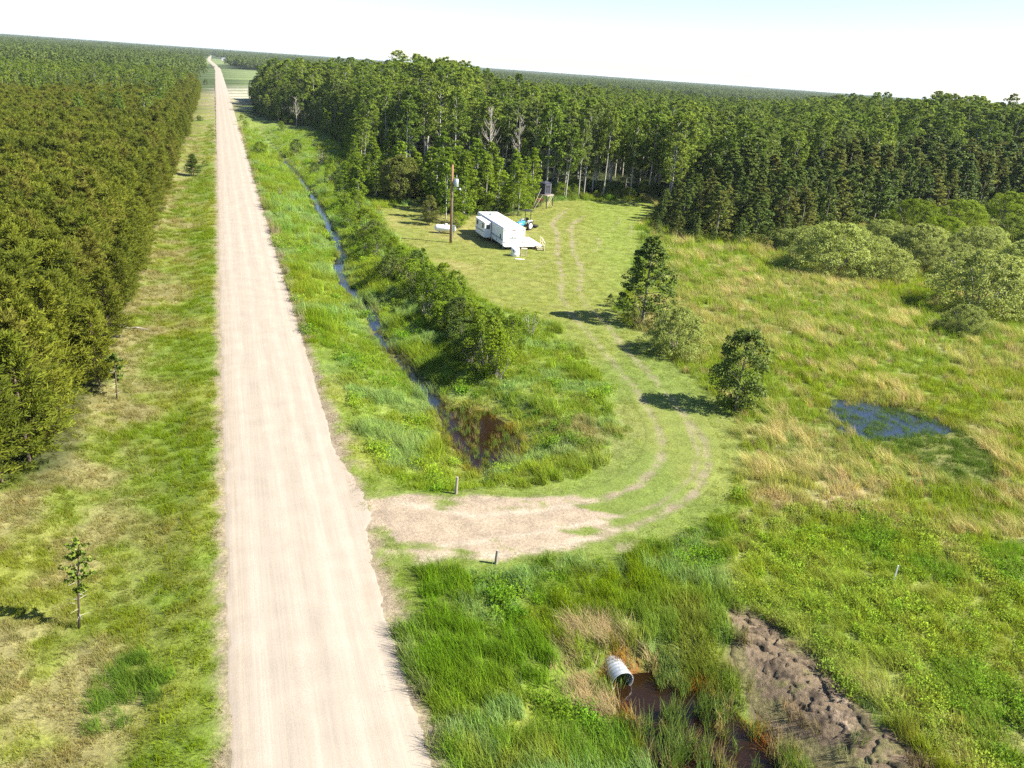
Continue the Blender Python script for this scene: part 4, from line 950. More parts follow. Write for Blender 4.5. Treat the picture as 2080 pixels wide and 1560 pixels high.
plant(872, 457, 'round_tree', 3, 4.2, 2.8, 'small reddish brown tree in the yard left of the propane tank', 'young_tree', 'tree', crown=M_BRONZE)
plant(906, 446, 'young_aspen', 2, 8.2, 3.8, 'green tree right behind the propane tank', 'young_tree', 'tree')
plant(940, 455, 'young_aspen', 3, 7.6, 3.8, 'green tree between the power pole and the trailer', 'young_tree', 'tree')
plant(930, 462, 'bush', 1, 2.2, 3.0, 'low yellow green bush beside the propane tank', 'bush', 'bush', crown=M_SHRUBY)
plant(1010, 432, 'young_aspen', 1, 8.6, 4.2, 'leafy green tree directly behind the trailer roof', 'young_tree', 'tree')
plant(1052, 438, 'young_aspen', 4, 7.0, 4.2, 'leafy green tree behind the blue tractor', 'young_tree', 'tree')
plant(985, 425, 'sparse_bush', 0, 5.0, 4.4, 'pale brownish bush behind the far end of the trailer', 'bush', 'bush', crown=M_BRONZE)
# standing dead trees
for i, (a, b, h_, lab) in enumerate([(990, 372, 14.0, 'bleached dead aspen with a forked bare crown behind the trailer'), (1050, 385, 13.5, 'bare grey dead aspen left of the hunting blind'), (1235, 395, 11.5, 'leaning dead aspen in the wood right of the hunting blind'),
                                     (603, 258, 9.0, 'bare grey dead tree by the stream under the wood'), (1068, 400, 8.0, 'short leaning dead stem above the tractor'), (850, 300, 14.5, 'dead aspen poking out of the canopy left of the pole'), (1130, 398, 8.5, 'dead sapling with rusty leaves beside the blind')]):
    x, y = at(a, b); put('dead_tree', 'dead', i % 3, x, y, h_, lab, 'dead tree', parts=('trunk', 'dry_leaves'), lean=[0, 0, .2, 0, .25, 0, .05][i])
# thin pines standing clear at the lower left
x, y = at(157, 1258); 
def thin_pine(name, x, y, h, label, lean):
    e = empty(name, (x, y, float(terrain(x, y)))); e.rotation_euler = lean; tag(e, label, 'pine tree')
    MB().tube([(0, 0, -.2), (.03, 0, h*.5), (.05, .03, h)], [.055, .04, .012], 7).build('trunk', M_PBARK, e, True)
    C = []
    for k in range(30):
        z = h*rng.uniform(.38, 1); a = rng.uniform(0, 6.28); L = (.75 if z < .9*h else .25)*rng.uniform(.3, 1.1)
        d = np.array([math.cos(a), math.sin(a), .15]); s = rng.uniform(.3, 1, 22)
        C.append(np.array([.03, 0, z])+d*L*.8*s[:, None]+rng.normal(0, .045, (22, 3)))
    lv = leaves(np.concatenate(C), .16, None, 0, 1.0)
    v = lv[0]; n = len(v)//4
    link('crown', np_mesh('thin_crown', v, lv[1], 4, [M_POPLAR], attr=lv[2]), e)
    br = MB()
    for k in range(16):
        z = h*rng.uniform(.12, .6); a = rng.uniform(0, 6.28); br.tube([(.02, 0, z), (math.cos(a)*.4, math.sin(a)*.4, z+.03)], [.012, .004], 4)
    br.build('dead_twigs', M_DEAD, e)
thin_pine('pine_tree', x, y, 4.6, 'very thin small pine with a bare lower trunk standing alone at the lower left', (0, .12, 0))
x, y = at(236, 800); thin_pine('pine_tree', x, y, 3.4, 'thin sparse little pine at the edge of the plantation above the verge', (0, .05, 0))
x, y = at(262, 662); b = MB()
for k in range(9):
    a = rng.uniform(-.5, .5)+(0 if k % 2 else math.pi); L = rng.uniform(1.2, 2.6); b.tube([(0, 0, .12), (math.cos(a)*L*.5, math.sin(a)*L*.4, .3), (math.cos(a)*L, math.sin(a)*L*.7, .2)], [.05, .03, .01], 5)
o = b.build('fallen_branch', M_DEAD); o.location = (x, y, float(terrain(x, y))); tag(o, 'bleached fallen branch lying on the left verge beside the pines', 'branch')
# ------------------------------------------------------------------ the trailer yard
M_WHITE = plain('white_siding', (.78, .78, .77), .45, noise=.03); M_ROOF = plain('white_roof', (.80, .80, .78), .6, noise=.05, nscale=3)
M_STRIPE = plain('blue_grey_stripe', (.16, .24, .30), .5, noise=.05); M_GLASS = plain('dark_window_glass', (.05, .07, .07), .12, noise=.05, spec=.8)
M_BLACK = plain('black_plastic', (.02, .02, .022), .5, noise=.1); M_GREY = plain('grey_metal', (.35, .36, .37), .45, .4, noise=.1); M_RED = plain('red_lens', (.32, .03, .02), .3)
M_TYRE = plain('tyre_rubber', (.025, .024, .023), .85, noise=.2); M_WOOD = plain('bare_lumber', (.55, .47, .32), .75, noise=.2, nscale=5); M_OLDWOOD = plain('weathered_wood', (.30, .26, .21), .85, noise=.3, nscale=6)
M_PALEWOOD = plain('pale_plywood', (.74, .71, .66), .7, noise=.06, nscale=3); M_POLE = plain('creosoted_pole', (.26, .13, .075), .85, noise=.3, nscale=4)
M_GALV = plain('galvanised_steel', (.50, .53, .55), .4, .6, noise=.12, nscale=7); M_BLUE = plain('tractor_blue', (.05, .27, .42), .4, noise=.08); M_TARP = plain('black_shell_fabric', (.035, .036, .05), .6, noise=.3, nscale=7)
M_LETTER = plain('grey_lettering', (.42, .42, .42), .5, noise=0); M_BROWNC = plain('brown_cover', (.20, .12, .085), .8, noise=.3); M_ORANGE = plain('faded_orange_red', (.42, .13, .06), .6, noise=.15)
M_DARKWOOD = plain('dark_leg_wood', (.085, .065, .05), .9, noise=.3)

O2 = np.array([-2.5, 101.1]); U = np.array([.935, .354]); Vv = np.array([-.354, .935]); AZ = math.atan2(.354, .935)
def yard(u, v, z=0.): p = O2+U*u+Vv*v; return (p[0], p[1], z)
tr = empty('travel_trailer', yard(0, 0, 0), AZ); tag(tr, 'long white travel trailer with a slide-out room parked on the mown clearing', 'trailer')
Wd, Ln, z0, z1 = 3.0, 11.6, .58, 2.82
# body as a closed shell with a rounded roof edge, the near end raked under like the real one
prof = [(-.02, z0), (-.02, z1-.06), (.06, z1), (Wd-.06, z1), (Wd+.02, z1-.06), (Wd+.02, z0)]
bd = MB(); n = len(prof); P = []
for v_ in (0., Ln):
    for u_, z_ in prof: P.append((u_, v_, z_))
bd.add(P, [(i, (i+1) % n, n+(i+1) % n, n+i) for i in range(n)]+[tuple(range(n-1, -1, -1)), tuple(range(n, 2*n))])
bd.build('body', M_WHITE, tr, bevel=.03)
rf = MB(); rf.box((Wd/2, Ln/2, z1+.025), (Wd-.14, Ln-.1, .05)); rf.build('roof', M_ROOF, tr, bevel=.02)
q = MB(); q.box((1.0, 6.6, z1+.13), (.42, .42, .16)); q.build('roof_vent', M_WHITE, tr, bevel=.03)
q = MB(); q.box((1.62, 6.5, z1+.10), (.66, .42, .10)); q.build('roof_vent', M_GREY, tr, bevel=.02)
q = MB(); q.box((2.7, 4.9, z1+.10), (.22, .3, .12)); q.build('roof_vent', M_GREY, tr, bevel=.02)
q = MB(); q.box((1.5, 9.3, z1+.2), (.72, .95, .3)); q.build('air_conditioner', M_WHITE, tr, bevel=.06)
q = MB(); q.box((2.6, 2.2, z1+.09), (.16, .16, .1)); q.build('roof_vent', M_WHITE, tr, bevel=.02)
# stripes
q = MB(); q.box((-.033, 2.44, 1.28), (.012, 4.86, .14)); q.box((-.033, (9.15+Ln)/2, 1.28), (.012, Ln-9.17, .14)); q.build('stripe', M_STRIPE, tr)
q = MB(); q.box((-.033, 2.44, 1.17), (.010, 4.86, .03)); q.build('stripe', M_STRIPE, tr)
# panel seams on the near end
q = MB()
for k in range(6): q.box((Wd/2, -.012, 1.3+.24*k), (Wd-.2, .008, .012))
q.build('panel_seams', M_GREY, tr)
# lights and handles of the near end
for u_ in (.22, Wd-.22):
    q = MB(); q.box((u_, -.03, 1.03), (.26, .03, .11)); q.build('tail_light', M_RED, tr, bevel=.01)
for u_ in (.2, Wd/2-.16, Wd/2, Wd/2+.16, Wd-.2):
    q = MB(); q.box((u_, -.03, z1-.22), (.13, .03, .05)); q.build('marker_light', M_RED if abs(u_-Wd/2) > .5 else M_ORANGE, tr, bevel=.008)
q = MB(); q.box((Wd/2, -.02, 1.05), (Wd-.75, .02, .03)); q.build('trim_strip', M_GREY, tr)
# raked skirt below the near end with steel bumper
q = MB(); q.add([(0, -.03, .9), (Wd, -.03, .9), (Wd, -.26, .56), (0, -.26, .56), (0, .02, .9), (Wd, .02, .9), (Wd, .02, .56), (0, .02, .56)], [(0, 3, 2, 1), (4, 5, 6, 7), (0, 1, 5, 4), (3, 7, 6, 2), (0, 4, 7, 3), (1, 2, 6, 5)]); q.build('skirt', M_WHITE, tr)
q = MB(); q.box((Wd/2, -.32, .5), (Wd-.3, .1, .1)); q.build('bumper', M_WHITE, tr, bevel=.01)
# fridge vent, furnace vent, hatches on the side
q = MB(); q.box((-.03, 1.02, 1.58), (.03, .42, .5)); q.build('fridge_vent', M_BLACK, tr, bevel=.01)
q = MB(); q.box((-.05, .98, 2.28), (.07, .26, .22)); q.build('range_vent', M_WHITE, tr, bevel=.02)
for v_, z_, s_ in ((1.0, .92, .10), (1.7, .90, .12), (2.6, .85, .3)):
    q = MB(); q.box((-.03, v_, z_), (.02, s_, s_*.9)); q.build('service_hatch', M_GREY, tr, bevel=.005)
def window(u, v, z, w, h, axis, parent=None):
    fr_ = MB()
    if axis == 'u': fr_.box((u, v, z), (.05, w+.1, h+.1)); g_ = MB().box((u-.03, v, z), (.02, w, h))
    else: fr_.box((u, v, z), (w+.1, .05, h+.1)); g_ = MB().box((u, v-.03, z), (w, .02, h))
    f_ = fr_.build('window', M_WHITE, parent or tr, bevel=.01); g_.build('pane', M_GLASS, f_)
window(-.04, 10.3, 2.0, .8, .6, 'u')
for v_ in (1.6, 5.2, 8.4): # door side, unseen from here but real
    q = MB(); q.box((Wd+.04, v_, 1.95), (.04, .8, .6)); q.build('window', M_GLASS, tr, bevel=.01)
q = MB(); q.box((Wd+.04, 3.2, 1.55), (.05, .7, 1.75)); dr_ = q.build('door', M_WHITE, tr, bevel=.01); MB().box((Wd+.09, 2.92, 1.5), (.04, .1, .05)).build('handle', M_BLACK, dr_)
# slide-out room
so = MB(); so.box((-.5, 7.03, 1.57), (.98, 4.2, 2.0)); slide = so.build('slide_out_room', M_WHITE, tr, bevel=.02)
MB().box((-.5, 7.03, 2.60), (1.02, 4.26, .05)).build('slide_roof', M_ROOF, slide)
MB().box((-.998, 7.03, 1.28), (.012, 4.18, .14)).build('slide_stripe', M_STRIPE, slide)
for v_ in (5.75, 8.3): MB().box((-1.0, v_, 2.03), (.03, .78, .62)).build('slide_window', M_GLASS, slide, bevel=.01)
MB().box((-.5, 4.915, 2.03), (.5, .03, .6)).build('slide_window', M_GLASS, slide, bevel=.01)
q = MB(); q.box((-.03, 4.86, 1.6), (.08, .06, 2.15)); q.box((-.03, 9.18, 1.6), (.08, .06, 2.15)); q.box((-.03, 7.0, 2.70), (.08, 4.4, .06)); q.build('slide_gasket', M_BLACK, tr)
# wheels, jacks, hitch
for u_ in (.25, Wd-.25):
    for v_ in (5.1, 6.0):
        w_ = MB().tube([(u_-.11, v_, .36), (u_+.11, v_, .36)], .36, 20).build('wheel', M_TYRE, tr); MB().tube([(u_-.12, v_, .36), (u_+.12, v_, .36)], .19, 14).build('rim', M_WHITE, w_)
for u_, v_ in ((.3, .7), (Wd-.3, .7), (.3, Ln-.9), (Wd-.3, Ln-.9)):
    q = MB(); q.bar((u_, v_, 0), (u_, v_, z0), .07); q.box((u_, v_, .03), (.3, .3, .06)); q.build('jack', M_GREY, tr)
q = MB(); q.box((Wd/2, Ln/2, z0-.06), (Wd-.5, Ln-.4, .10)); q.build('chassis', M_BLACK, tr)
q = MB(); q.bar((.5, Ln-.2, .5), (Wd/2, Ln+1.2, .5), .09); q.bar((Wd-.5, Ln-.2, .5), (Wd/2, Ln+1.2, .5), .09); q.bar((Wd/2, Ln+1.1, 0), (Wd/2, Ln+1.1, .8), .06); q.build('hitch', M_BLACK, tr)

# faint grey script word, built as short strokes standing off the wall
q = MB(); xx = .95
for k, (dx, hgt) in enumerate([(0, .26), (.15, .13), (.27, .24), (.38, .26), (.5, .13), (.62, .24), (.74, .13), (.86, .2)]):
    q.bar((xx+dx, -.03, 1.5), (xx+dx+hgt*.25, -.03, 1.5+hgt), .022, .03)
    q.bar((xx+dx, -.03, 1.51), (xx+dx+.12, -.03, 1.51), .018, .02)
q.build('lettering', M_LETTER, tr)

# deck with stairs and rail
dk = empty('wooden_deck', yard(3.06, 0, 0), AZ); tag(dk, 'pale plywood deck with stairs and a hand rail against the side of the white trailer', 'deck')
q = MB()
for k in range(4): q.box((1.25, .30+1.28*k+.3, .56), (2.5, 1.27, .04))
q.build('platform', M_PALEWOOD, dk)
q = MB(); q.box((1.25, -.02, .46), (2.5, .045, .15)); q.box((1.25, 5.1, .46), (2.5, .045, .15)); q.box((2.48, 2.55, .46), (.045, 5.0, .15)); q.box((.03, 2.55, .46), (.045, 5.0, .15)); q.build('rim_joists', M_PALEWOOD, dk)
for a, b in ((.1, .1), (1.25, .1), (2.35, .1), (2.35, 2.5), (2.35, 4.9), (.1, 4.9)):
    MB().bar((a, b, -.02), (a, b, .52), .09).build('post', M_WOOD, dk)
q = MB(); q.box((2.0, -.32, .37), (.95, .3, .04)); q.box((2.0, -.62, .19), (.95, .3, .04)); q.build('stair_tread', M_WOOD, dk)
q = MB(); q.bar((1.55, -.05, .48), (1.55, -.85, .02), .04, .2); q.bar((2.46, -.05, .48), (2.46, -.85, .02), .04, .2); q.build('stringer', M_DARKWOOD, dk)
rl = MB(); rl.bar((2.5, .75, .5), (2.5, .75, 1.52), .08); rl.bar((2.5, .05, .4), (2.5, .05, 1.45), .08); rl.bar((2.5, -.85, 0), (2.5, -.85, 1.05), .08)
rl.bar((2.5, .85, 1.52), (2.5, 0, 1.45), .09, .05); rl.bar((2.5, .1, 1.45), (2.5, -.95, 1.02), .09, .05); rl.bar((2.5, .75, 1.0), (2.5, .05, .98), .05); rl.bar((2.5, .05, .98), (2.5, -.85, .55), .05)
rl.build('hand_rail', M_WOOD, dk)
g = empty('barbecue_grill', yard(3.5, 3.9, .58), AZ); tag(g, 'barbecue grill under a brown and black cover on the deck beside the trailer', 'grill')
MB().box((0, 0, .42), (.75, .5, .5)).build('cabinet', M_BLACK, g, bevel=.03)
MB().tube([(-.38, 0, .78), (.38, 0, .78)], .26, 14).build('lid', M_BROWNC, g, True)
q = MB(); q.box((.55, 0, .66), (.3, .4, .04)); q.build('side_shelf', M_BLACK, g); q = MB()
for a in (-.33, .33):
    for b in (-.2, .2): q.bar((a, b, 0), (a, b, .2), .04)
q.build('leg', M_BLACK, g)
# propane cylinders? no: white drum with a cut-away, little lumber stand, board
x, y = G(1046, 520); d = empty('water_drum', (x, y, 0)); tag(d, 'white plastic drum with a dark torn hole standing by the end of the trailer', 'drum')
pr_ = [(0, .02), (.50, .0), (.54, .06), (.54, .30), (.56, .33), (.54, .36), (.54, .72), (.56, .75), (.54, .78), (.53, 1.02), (.48, 1.08), (0, 1.08)]
q = MB(); nn = 24; Pq = [(r_*math.cos(2*math.pi*k/nn), r_*math.sin(2*math.pi*k/nn), z_) for r_, z_ in pr_ for k in range(nn)]
q.add(Pq, [(i*nn+k, i*nn+(k+1) % nn, (i+1)*nn+(k+1) % nn, (i+1)*nn+k) for i in range(len(pr_)-1) for k in range(nn)]); q.build('shell', M_WHITE, d, True)
q = MB(); q.add([(-.34, -.445, .86), (-.05, -.555, .86), (-.2, -.53, .58), (-.33, -.43, .80), (-.05, -.53, .86), (-.2, -.50, .58)], [(0, 2, 1), (3, 4, 5), (0, 1, 4, 3), (1, 2, 5, 4), (2, 0, 3, 5)]); q.build('hole', M_BLACK, d)
x, y = G(1064, 520); s_ = empty('lumber_stand', (x, y, 0), .1); tag(s_, 'small stand of raw lumber right of the white drum', 'stand')
MB().box((0, 0, .95), (.75, .55, .07)).build('top', M_WOOD, s_); q = MB(); q.bar((-.3, -.2, .18), (.3, -.2, .82), .07); q.box((0, -.22, .12), (.7, .05, .09)); q.build('brace', M_WOOD, s_)
for a in (-.32, .32):
    for b in (-.22, .22): MB().bar((a, b, 0), (a, b, .92), .08).build('leg', M_WOOD, s_)
x, y = G(1056, 527); o = MB().box((0, 0, .035), (1.15, .32, .05), .05).build('board', M_PALEWOOD); o.location = (x, y, float(terrain(x, y))); tag(o, 'grey board lying on the grass in front of the white drum', 'board')

# propane tank
x, y = G(904, 474); p = empty('propane_tank', (x, y, 0), .02); tag(p, 'long white propane tank lying on the grass behind the power pole', 'tank')
q = MB(); L_ = 1.15; R_ = .48
ps = [(-L_-.36, .04), (-L_-.33, .18), (-L_-.22, .34), (-L_-.1, .43), (-L_, R_), (L_, R_), (L_+.1, .43), (L_+.22, .34), (L_+.33, .18), (L_+.36, .04)]
q.tube([(a, 0, .72) for a, b in ps], [b for a, b in ps], 20); q.build('vessel', M_WHITE, p, True)
MB().tube([(.1, 0, 1.15), (.1, 0, 1.34), (.1, 0, 1.38)], [.22, .2, .1], 14).build('valve_dome', M_WHITE, p, True)
for a in (-.8, .8): MB().box((a, 0, .13), (.2, .7, .3)).build('foot', M_GREY, p)
x, y = G(920.5, 480); e = empty('meter_pedestal', (x, y, 0)); tag(e, 'grey electrical meter box on a post at the foot of the power pole', 'meter box')
MB().bar((0, 0, 0), (0, 0, 1.5), .1).build('post', M_GREY, e); MB().box((0, -.08, 1.15), (.45, .22, .8)).build('box', M_GALV, e, bevel=.02)
# utility pole
x, y = G(915.5, 493); e = empty('utility_pole', (x, y, 0)); e.rotation_euler = (0, -.012, 0); tag(e, 'tall reddish brown power pole with a grey transformer standing left of the trailer', 'power pole')
MB().tube([(0, 0, -.3), (0, 0, 5), (0, 0, 10.1)], [.19, .165, .13], 14).build('pole', M_POLE, e, True)
tf = MB().tube([(.55, -.05, 7.35), (.55, -.05, 7.4), (.55, -.05, 8.25), (.55, -.05, 8.36)], [.27, .3, .3, .2], 16).build('transformer', M_GALV, e, True)
MB().tube([(.55, -.05, 8.3), (.55, -.05, 8.6), (.58, -.05, 8.85)], [.07, .09, .03], 8).build('bushing', M_GREY, tf); MB().bar((.1, 0, 7.9), (.35, -.03, 7.9), .08, .3).build('bracket', M_GREY, tf)
MB().bar((-.35, 0, 8.35), (.3, 0, 8.35), .06).build('fuse_arm', M_GREY, e)
lm = MB().tube([(.1, -.1, 7.0), (.6, -.25, 7.1), (1.05, -.35, 7.15)], .035, 8).build('lamp_arm', M_GREY, e); MB().tube([(1.05, -.35, 7.25), (1.08, -.36, 7.1), (1.08, -.36, 6.95)], [.07, .16, .13], 12).build('lamp_head', M_GALV, lm, True)
MB().tube([(.16, -.08, .3), (.155, -.08, 4.5), (.14, -.08, 7.2)], .03, 6).build('conduit', M_GREY, e)

# blue tractor
x, y = G(1067.5, 466); e = empty('farm_tractor', (x, y, 0), math.atan2(-.6, -.8)-0.0); e.rotation_euler[2] = math.atan2(-.8, -.6); tag(e, 'small blue farm tractor with a dark canopy parked behind the trailer', 'tractor')
# local: +x forward, rear axle at x=0
b = MB(); b.add([(.55, -.30, .75), (2.15, -.26, .75), (2.15, .26, .75), (.55, .30, .75), (.55, -.30, 1.38), (2.1, -.24, 1.26), (2.1, .24, 1.26), (.55, .30, 1.38)], [(3, 2, 1, 0), (4, 5, 6, 7), (0, 1, 5, 4), (1, 2, 6, 5), (2, 3, 7, 6), (3, 0, 4, 7)]); b.build('hood', M_BLUE, e, bevel=.05)
MB().box((1.0, 0, .62), (2.3, .42, .3)).build('chassis', M_GREY, e); MB().box((2.18, 0, 1.0), (.05, .44, .42)).build('grille', M_BLACK, e); MB().box((1.5, 0, 1.05), (1.1, .56, .07)).build('hood_stripe', M_WHITE, e)
for s in (-1, 1):
    w_ = MB().tube([(0, s*.56, .66), (0, s*.60, .66), (0, s*.86, .66), (0, s*.90, .66)], [.58, .66, .66, .58], 26).build('rear_wheel', M_TYRE, e); MB().tube([(0, s*.84, .66), (0, s*.92, .66)], .38, 20).build('rim', M_WHITE, w_)
    w_ = MB().tube([(1.85, s*.5, .38), (1.85, s*.54, .38), (1.85, s*.70, .38), (1.85, s*.74, .38)], [.32, .38, .38, .32], 20).build('front_wheel', M_TYRE, e); MB().tube([(1.85, s*.69, .38), (1.85, s*.76, .38)], .2, 16).build('rim', M_WHITE, w_)
    q = MB(); q.box((-.05, s*.70, 1.40), (.95, .38, .05)); q.box((.45, s*.70, 1.2), (.05, .38, .42)); q.build('fender', M_WHITE, e, bevel=.02)
MB().bar((.0, 0, .66), (0, .01, .66), .1).tube([(0, -.6, .66), (0, .6, .66)], .1, 8).build('axle', M_BLACK, e)
q = MB(); q.box((.0, 0, 1.22), (.5, .5, .14)); q.box((-.25, 0, 1.5), (.12, .5, .5)); q.build('seat', M_BLACK, e, bevel=.04)
q = MB(); q.bar((.65, 0, 1.3), (.45, 0, 1.65), .04); q.tube([(.45+.0*math.cos(a), .2*math.cos(a), 1.65+.12*math.sin(a)) for a in np.linspace(0, 6.28, 13)], .02, 5); q.build('steering_wheel', M_BLACK, e)
q = MB()
for s in (-1, 1): q.bar((-.35, s*.5, .9), (-.4, s*.5, 2.75), .07)
q.bar((-.4, -.5, 2.1), (-.4, .5, 2.1), .05); q.build('roll_bar', M_BLACK, e)
MB().box((-.1, 0, 2.8), (1.15, 1.25, .09)).build('canopy', M_BLACK, e, bevel=.03)
MB().tube([(1.3, .18, 1.3), (1.3, .18, 1.95)], .035, 8).build('exhaust', M_GREY, e)
x, y = G(1081, 462); e = empty('rear_mower', (x, y, 0), -.30); tag(e, 'low black mowing implement lying on the grass behind the tractor wheel', 'mower')
MB().box((0, 0, .27), (1.75, .9, .16)).build('deck', M_BLACK, e, bevel=.05); q = MB(); q.bar((-.85, .1, .45), (.85, .1, .5), .07); q.bar((-.2, .3, .35), (0, .7, .95), .06); q.bar((.3, .3, .35), (0, .7, .95), .06); q.build('hitch_frame', M_BROWNC, e)
for a in (-.7, .7): MB().tube([(a-.05, -.4, .16), (a+.05, -.4, .16)], .16, 12).build('wheel', M_TYRE, e)

# hunting blind on its stand
fx, fy = G(1109.5, 427); th = math.radians(-31)
e = empty('hunting_stand', (fx, fy, 0), th); tag(e, 'raised wooden platform on four posts with a ladder at the edge of the wood', 'stand')
zp = 2.45
q = MB()
for k in range(9): q.box((-1.2, .12+.245*k, zp), (2.45, .235, .05))
q.build('platform', M_OLDWOOD, e)
q = MB(); q.box((-1.2, .02, zp-.1), (2.4, .05, .15)); q.box((-1.2, 2.18, zp-.1), (2.4, .05, .15)); q.box((-.02, 1.1, zp-.1), (.05, 2.2, .15)); q.box((-2.38, 1.1, zp-.1), (.05, 2.2, .15)); q.build('rim_joists', M_OLDWOOD, e)
for a in (-.08, -2.32):
    for b in (.08, 2.12): MB().bar((a, b, -.1), (a, b, zp-.03), .13).build('leg', M_DARKWOOD, e)
for p0, p1 in (((0, .12, 1.0), (0, 1.3, zp-.15)), ((0, .25, .7), (0, 2.0, zp-.15)), ((0, 2.1, .25), (0, .9, 1.3)), ((-.1, 0, 1.2), (-1.1, 0, zp-.15)), ((-2.3, 0, 1.2), (-1.3, 0, zp-.15))): MB().bar(p0, p1, .08, .04).build('brace', M_OLDWOOD if p0[0] else M_WOOD, e)
ld = MB()
A0, A1 = Vector((-2.0, -1.45, 0)), Vector((-1.35, 0.05, zp+1.05)); B0, B1 = Vector((-1.6, -1.55, 0)), Vector((-.95, -.05, zp-.05))
ld.bar(A0, A1, .10, .05); ld.bar(B0, B1, .10, .05)
for k in range(1, 7): f = k/8; ld.bar(A0.lerp(A1, f*.72), B0.lerp(B1, f), .05)
ld.build('ladder', M_WOOD, e)
bx_, by_ = G(1103.5, 397.5, zp); cb = np.array([fx, fy])+np.array([math.cos(th), math.sin(th)])*-1.15+np.array([-math.sin(th), math.cos(th)])*1.15
e = empty('hunting_blind', (cb[0], cb[1], zp+.03), math.radians(39)); tag(e, 'black box shaped hunting blind with a dark window slot on top of the wooden platform', 'hunting blind')
q = MB(); q.box((0, 0, .95), (1.35, 1.35, 1.9)); q.build('shell', M_TARP, e, bevel=.06)
q = MB(); q.add([(-.85, -.78, 1.86), (.74, -.78, 1.90), (.74, .74, 1.90), (-.85, .74, 1.86), (-.1, -.05, 2.22), (.1, .05, 2.22)], [(0, 1, 5, 4), (1, 2, 5), (2, 3, 4, 5), (3, 0, 4), (3, 2, 1, 0)]); q.build('roof', M_TARP, e)
M_GREYF = plain('grey_frame', (.16, .16, .19), .5, noise=.1)
q = MB(); q.box((-.55, -.69, .95), (.06, .03, 1.6)); q.box((.55, -.69, .95), (.06, .03, 1.6)); q.box((0, -.69, 1.75), (1.1, .03, .06)); q.box((0, -.69, .15), (1.1, .03, .06)); q.box((.66, -.66, .95), (.09, .09, 1.85)); q.build('door_frame', M_GREYF, e)
MB().box((0, -.69, 1.38), (.72, .03, .32)).build('window', M_BLACK, e); q = MB(); q.box((0, -.69, 1.58), (.78, .04, .05)); q.build('window_frame', M_GREYF, e)
q = MB()
for k in range(5): q.bar((-.4+.2*k, -.70, .3), (-.36+.18*k, -.70, 1.1-.1*(k % 2)), .05, .02)
q.build('door_pattern', M_GREYF, e)
x, y = G(1095, 414); e = empty('wheelbarrow', (x, y, 0), .3); tag(e, 'faded orange red tub under the hunting stand', 'tub')
q = MB(); q.add([(-.5, -.3, .45), (.5, -.3, .45), (.5, .3, .45), (-.5, .3, .45), (-.75, -.45, .95), (.7, -.45, .85), (.7, .45, .85), (-.75, .45, .95)], [(0, 1, 2, 3), (0, 4, 5, 1), (1, 5, 6, 2), (2, 6, 7, 3), (3, 7, 4, 0)]); q.build('tray', M_ORANGE, e)
MB().tube([(.75, -.06, .2), (.75, .06, .2)], .2, 14).build('wheel', M_TYRE, e); q = MB(); q.bar((.75, 0, .2), (-1.1, -.35, .6), .04); q.bar((.75, 0, .2), (-1.1, .35, .6), .04); q.bar((-.4, -.3, .4), (-.4, -.3, 0), .04); q.bar((-.4, .3, .4), (-.4, .3, 0), .04); q.build('frame', M_DARKWOOD, e)

# fence posts by the driveway mouth and little markers
for px_0, py_0, h_, lab in ((926, 1003, 1.05, 'weathered grey fence post leaning beside the tall grass at the pond end of the approach'), (1007, 1145, .75, 'short dark fence post at the near edge of the dirt approach')):
    x, y = G(px_0, py_0); o = MB().tube([(0, 0, -.2), (.02, .01, h_*.6), (.04, .02, h_)], [.085, .08, .07], 9).build('fence_post', M_OLDWOOD); o.location = (x, y, float(terrain(x, y))); tag(o, lab, 'post')
x, y = G(1814, 1185); o = MB().box((0, 0, .55), (.06, .03, 1.1)).build('marker_stake', M_WHITE); o.location = (x, y, float(terrain(x, y))); tag(o, 'thin white marker stake standing in the tall green grass at lower right', 'stake')
x, y = G(770.5, 432); o = MB().tube([(0, 0, 0), (0, 0, 1.25)], .05, 7).build('fence_post', M_POLE); o.location = (x, y, 0); tag(o, 'small reddish post at the far left corner of the trailer yard', 'post')

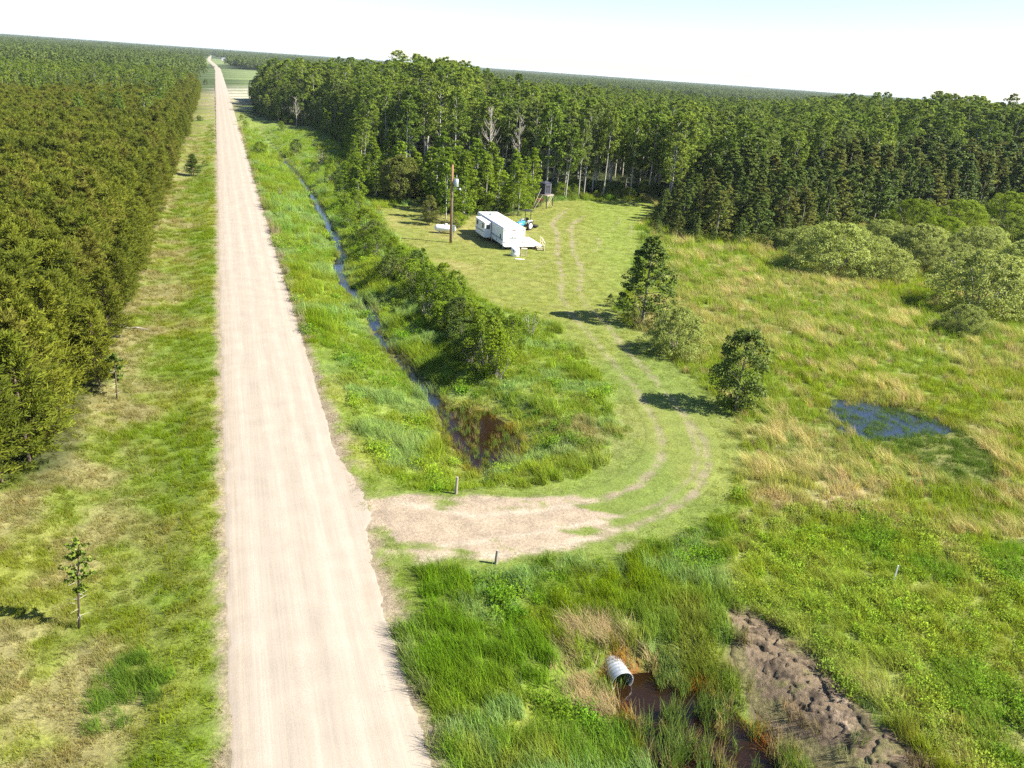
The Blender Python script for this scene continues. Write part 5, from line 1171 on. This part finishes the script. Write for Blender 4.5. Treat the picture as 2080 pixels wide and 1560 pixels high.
# culvert: corrugated steel pipe
x, y = G(1252, 1368, -.9); cdir = Vector((.3565, -.9343, 0)); e = empty('culvert_pipe', (x, y, -.88), 0); tag(e, 'corrugated steel culvert pipe opening onto the brown ditch pool', 'culvert')
ns = 64; outer = []; Lc = 3.4; R0 = .48
q = MB(); nn = 40; Pq = []; Fq = []
for sgn, rr in ((1, R0), (0, R0-.035)):
    base_i = len(Pq)
    for i in range(ns+1):
        s = -Lc+Lc*i/ns+.55; r_ = rr+.022*math.sin(s/.085*2*math.pi*.5)
        for k in range(nn):
            a = 2*math.pi*k/nn; Pq.append(Vector((cdir.x*s, cdir.y*s, 0))+Vector((-cdir.y*math.cos(a)*r_, cdir.x*math.cos(a)*r_, math.sin(a)*r_)))
    for i in range(ns):
        for k in range(nn):
            f = (base_i+i*nn+k, base_i+i*nn+(k+1) % nn, base_i+(i+1)*nn+(k+1) % nn, base_i+(i+1)*nn+k); Fq.append(f if sgn else f[::-1])
m2 = (ns+1)*nn
for k in range(nn): Fq.append((ns*nn+k, ns*nn+(k+1) % nn, m2+ns*nn+(k+1) % nn, m2+ns*nn+k))
q.add(Pq, Fq); q.build('pipe', M_GALV, e, True)

# far farm buildings by the road
def shed(px_, py_, w_, d_, h_, mat, lab, name='farm_building'):
    x, y = G(px_, py_); e = empty(name, (x, y, 0), .2); tag(e, lab, 'building')
    MB().box((0, 0, h_/2), (w_, d_, h_)).build('wall', mat, e)
    q = MB(); a, b = w_/2+.4, d_/2+.4; q.add([(-a, -b, h_), (a, -b, h_), (a, b, h_), (-a, b, h_), (-a, 0, h_+d_*.25), (a, 0, h_+d_*.25)], [(0, 1, 5, 4), (2, 3, 4, 5), (0, 4, 3), (1, 2, 5), (3, 2, 1, 0)]); q.build('roof', M_GREY if mat != M_GREY else M_WHITE, e)
    MB().box((w_*.1, -d_/2-.03, h_*.35), (w_*.22, .06, h_*.7)).build('door', M_DARKWOOD, e)
shed(456, 123, 9, 7, 3.5, M_WHITE, 'pale grey farm shed beside the far end of the road')
shed(474, 124, 15, 8, 3, M_PALEWOOD, 'long tan farm building beyond the far green field')
shed(503, 128, 7, 6, 3, M_BROWNC, 'small reddish farm building at the right side of the far green field')

# the air itself: pale haze that fades the far woods
q = MB(); q.box((2000, 10500, 19), (30000, 24000, 56)); hz = q.build('haze', M_WHITE)
mh, n, o = newmat('haze_air'); pv = N(n, 'ShaderNodeVolumePrincipled'); pv.inputs['Color'].default_value = (.80, .90, 1, 1); pv.inputs['Density'].default_value = .00006; pv.inputs['Anisotropy'].default_value = .1
n.links.new(pv.outputs[0], o.inputs['Volume']); hz.data.materials[0] = mh; tag(hz, 'thin pale haze hanging over the far woods', 'haze', kind='stuff')
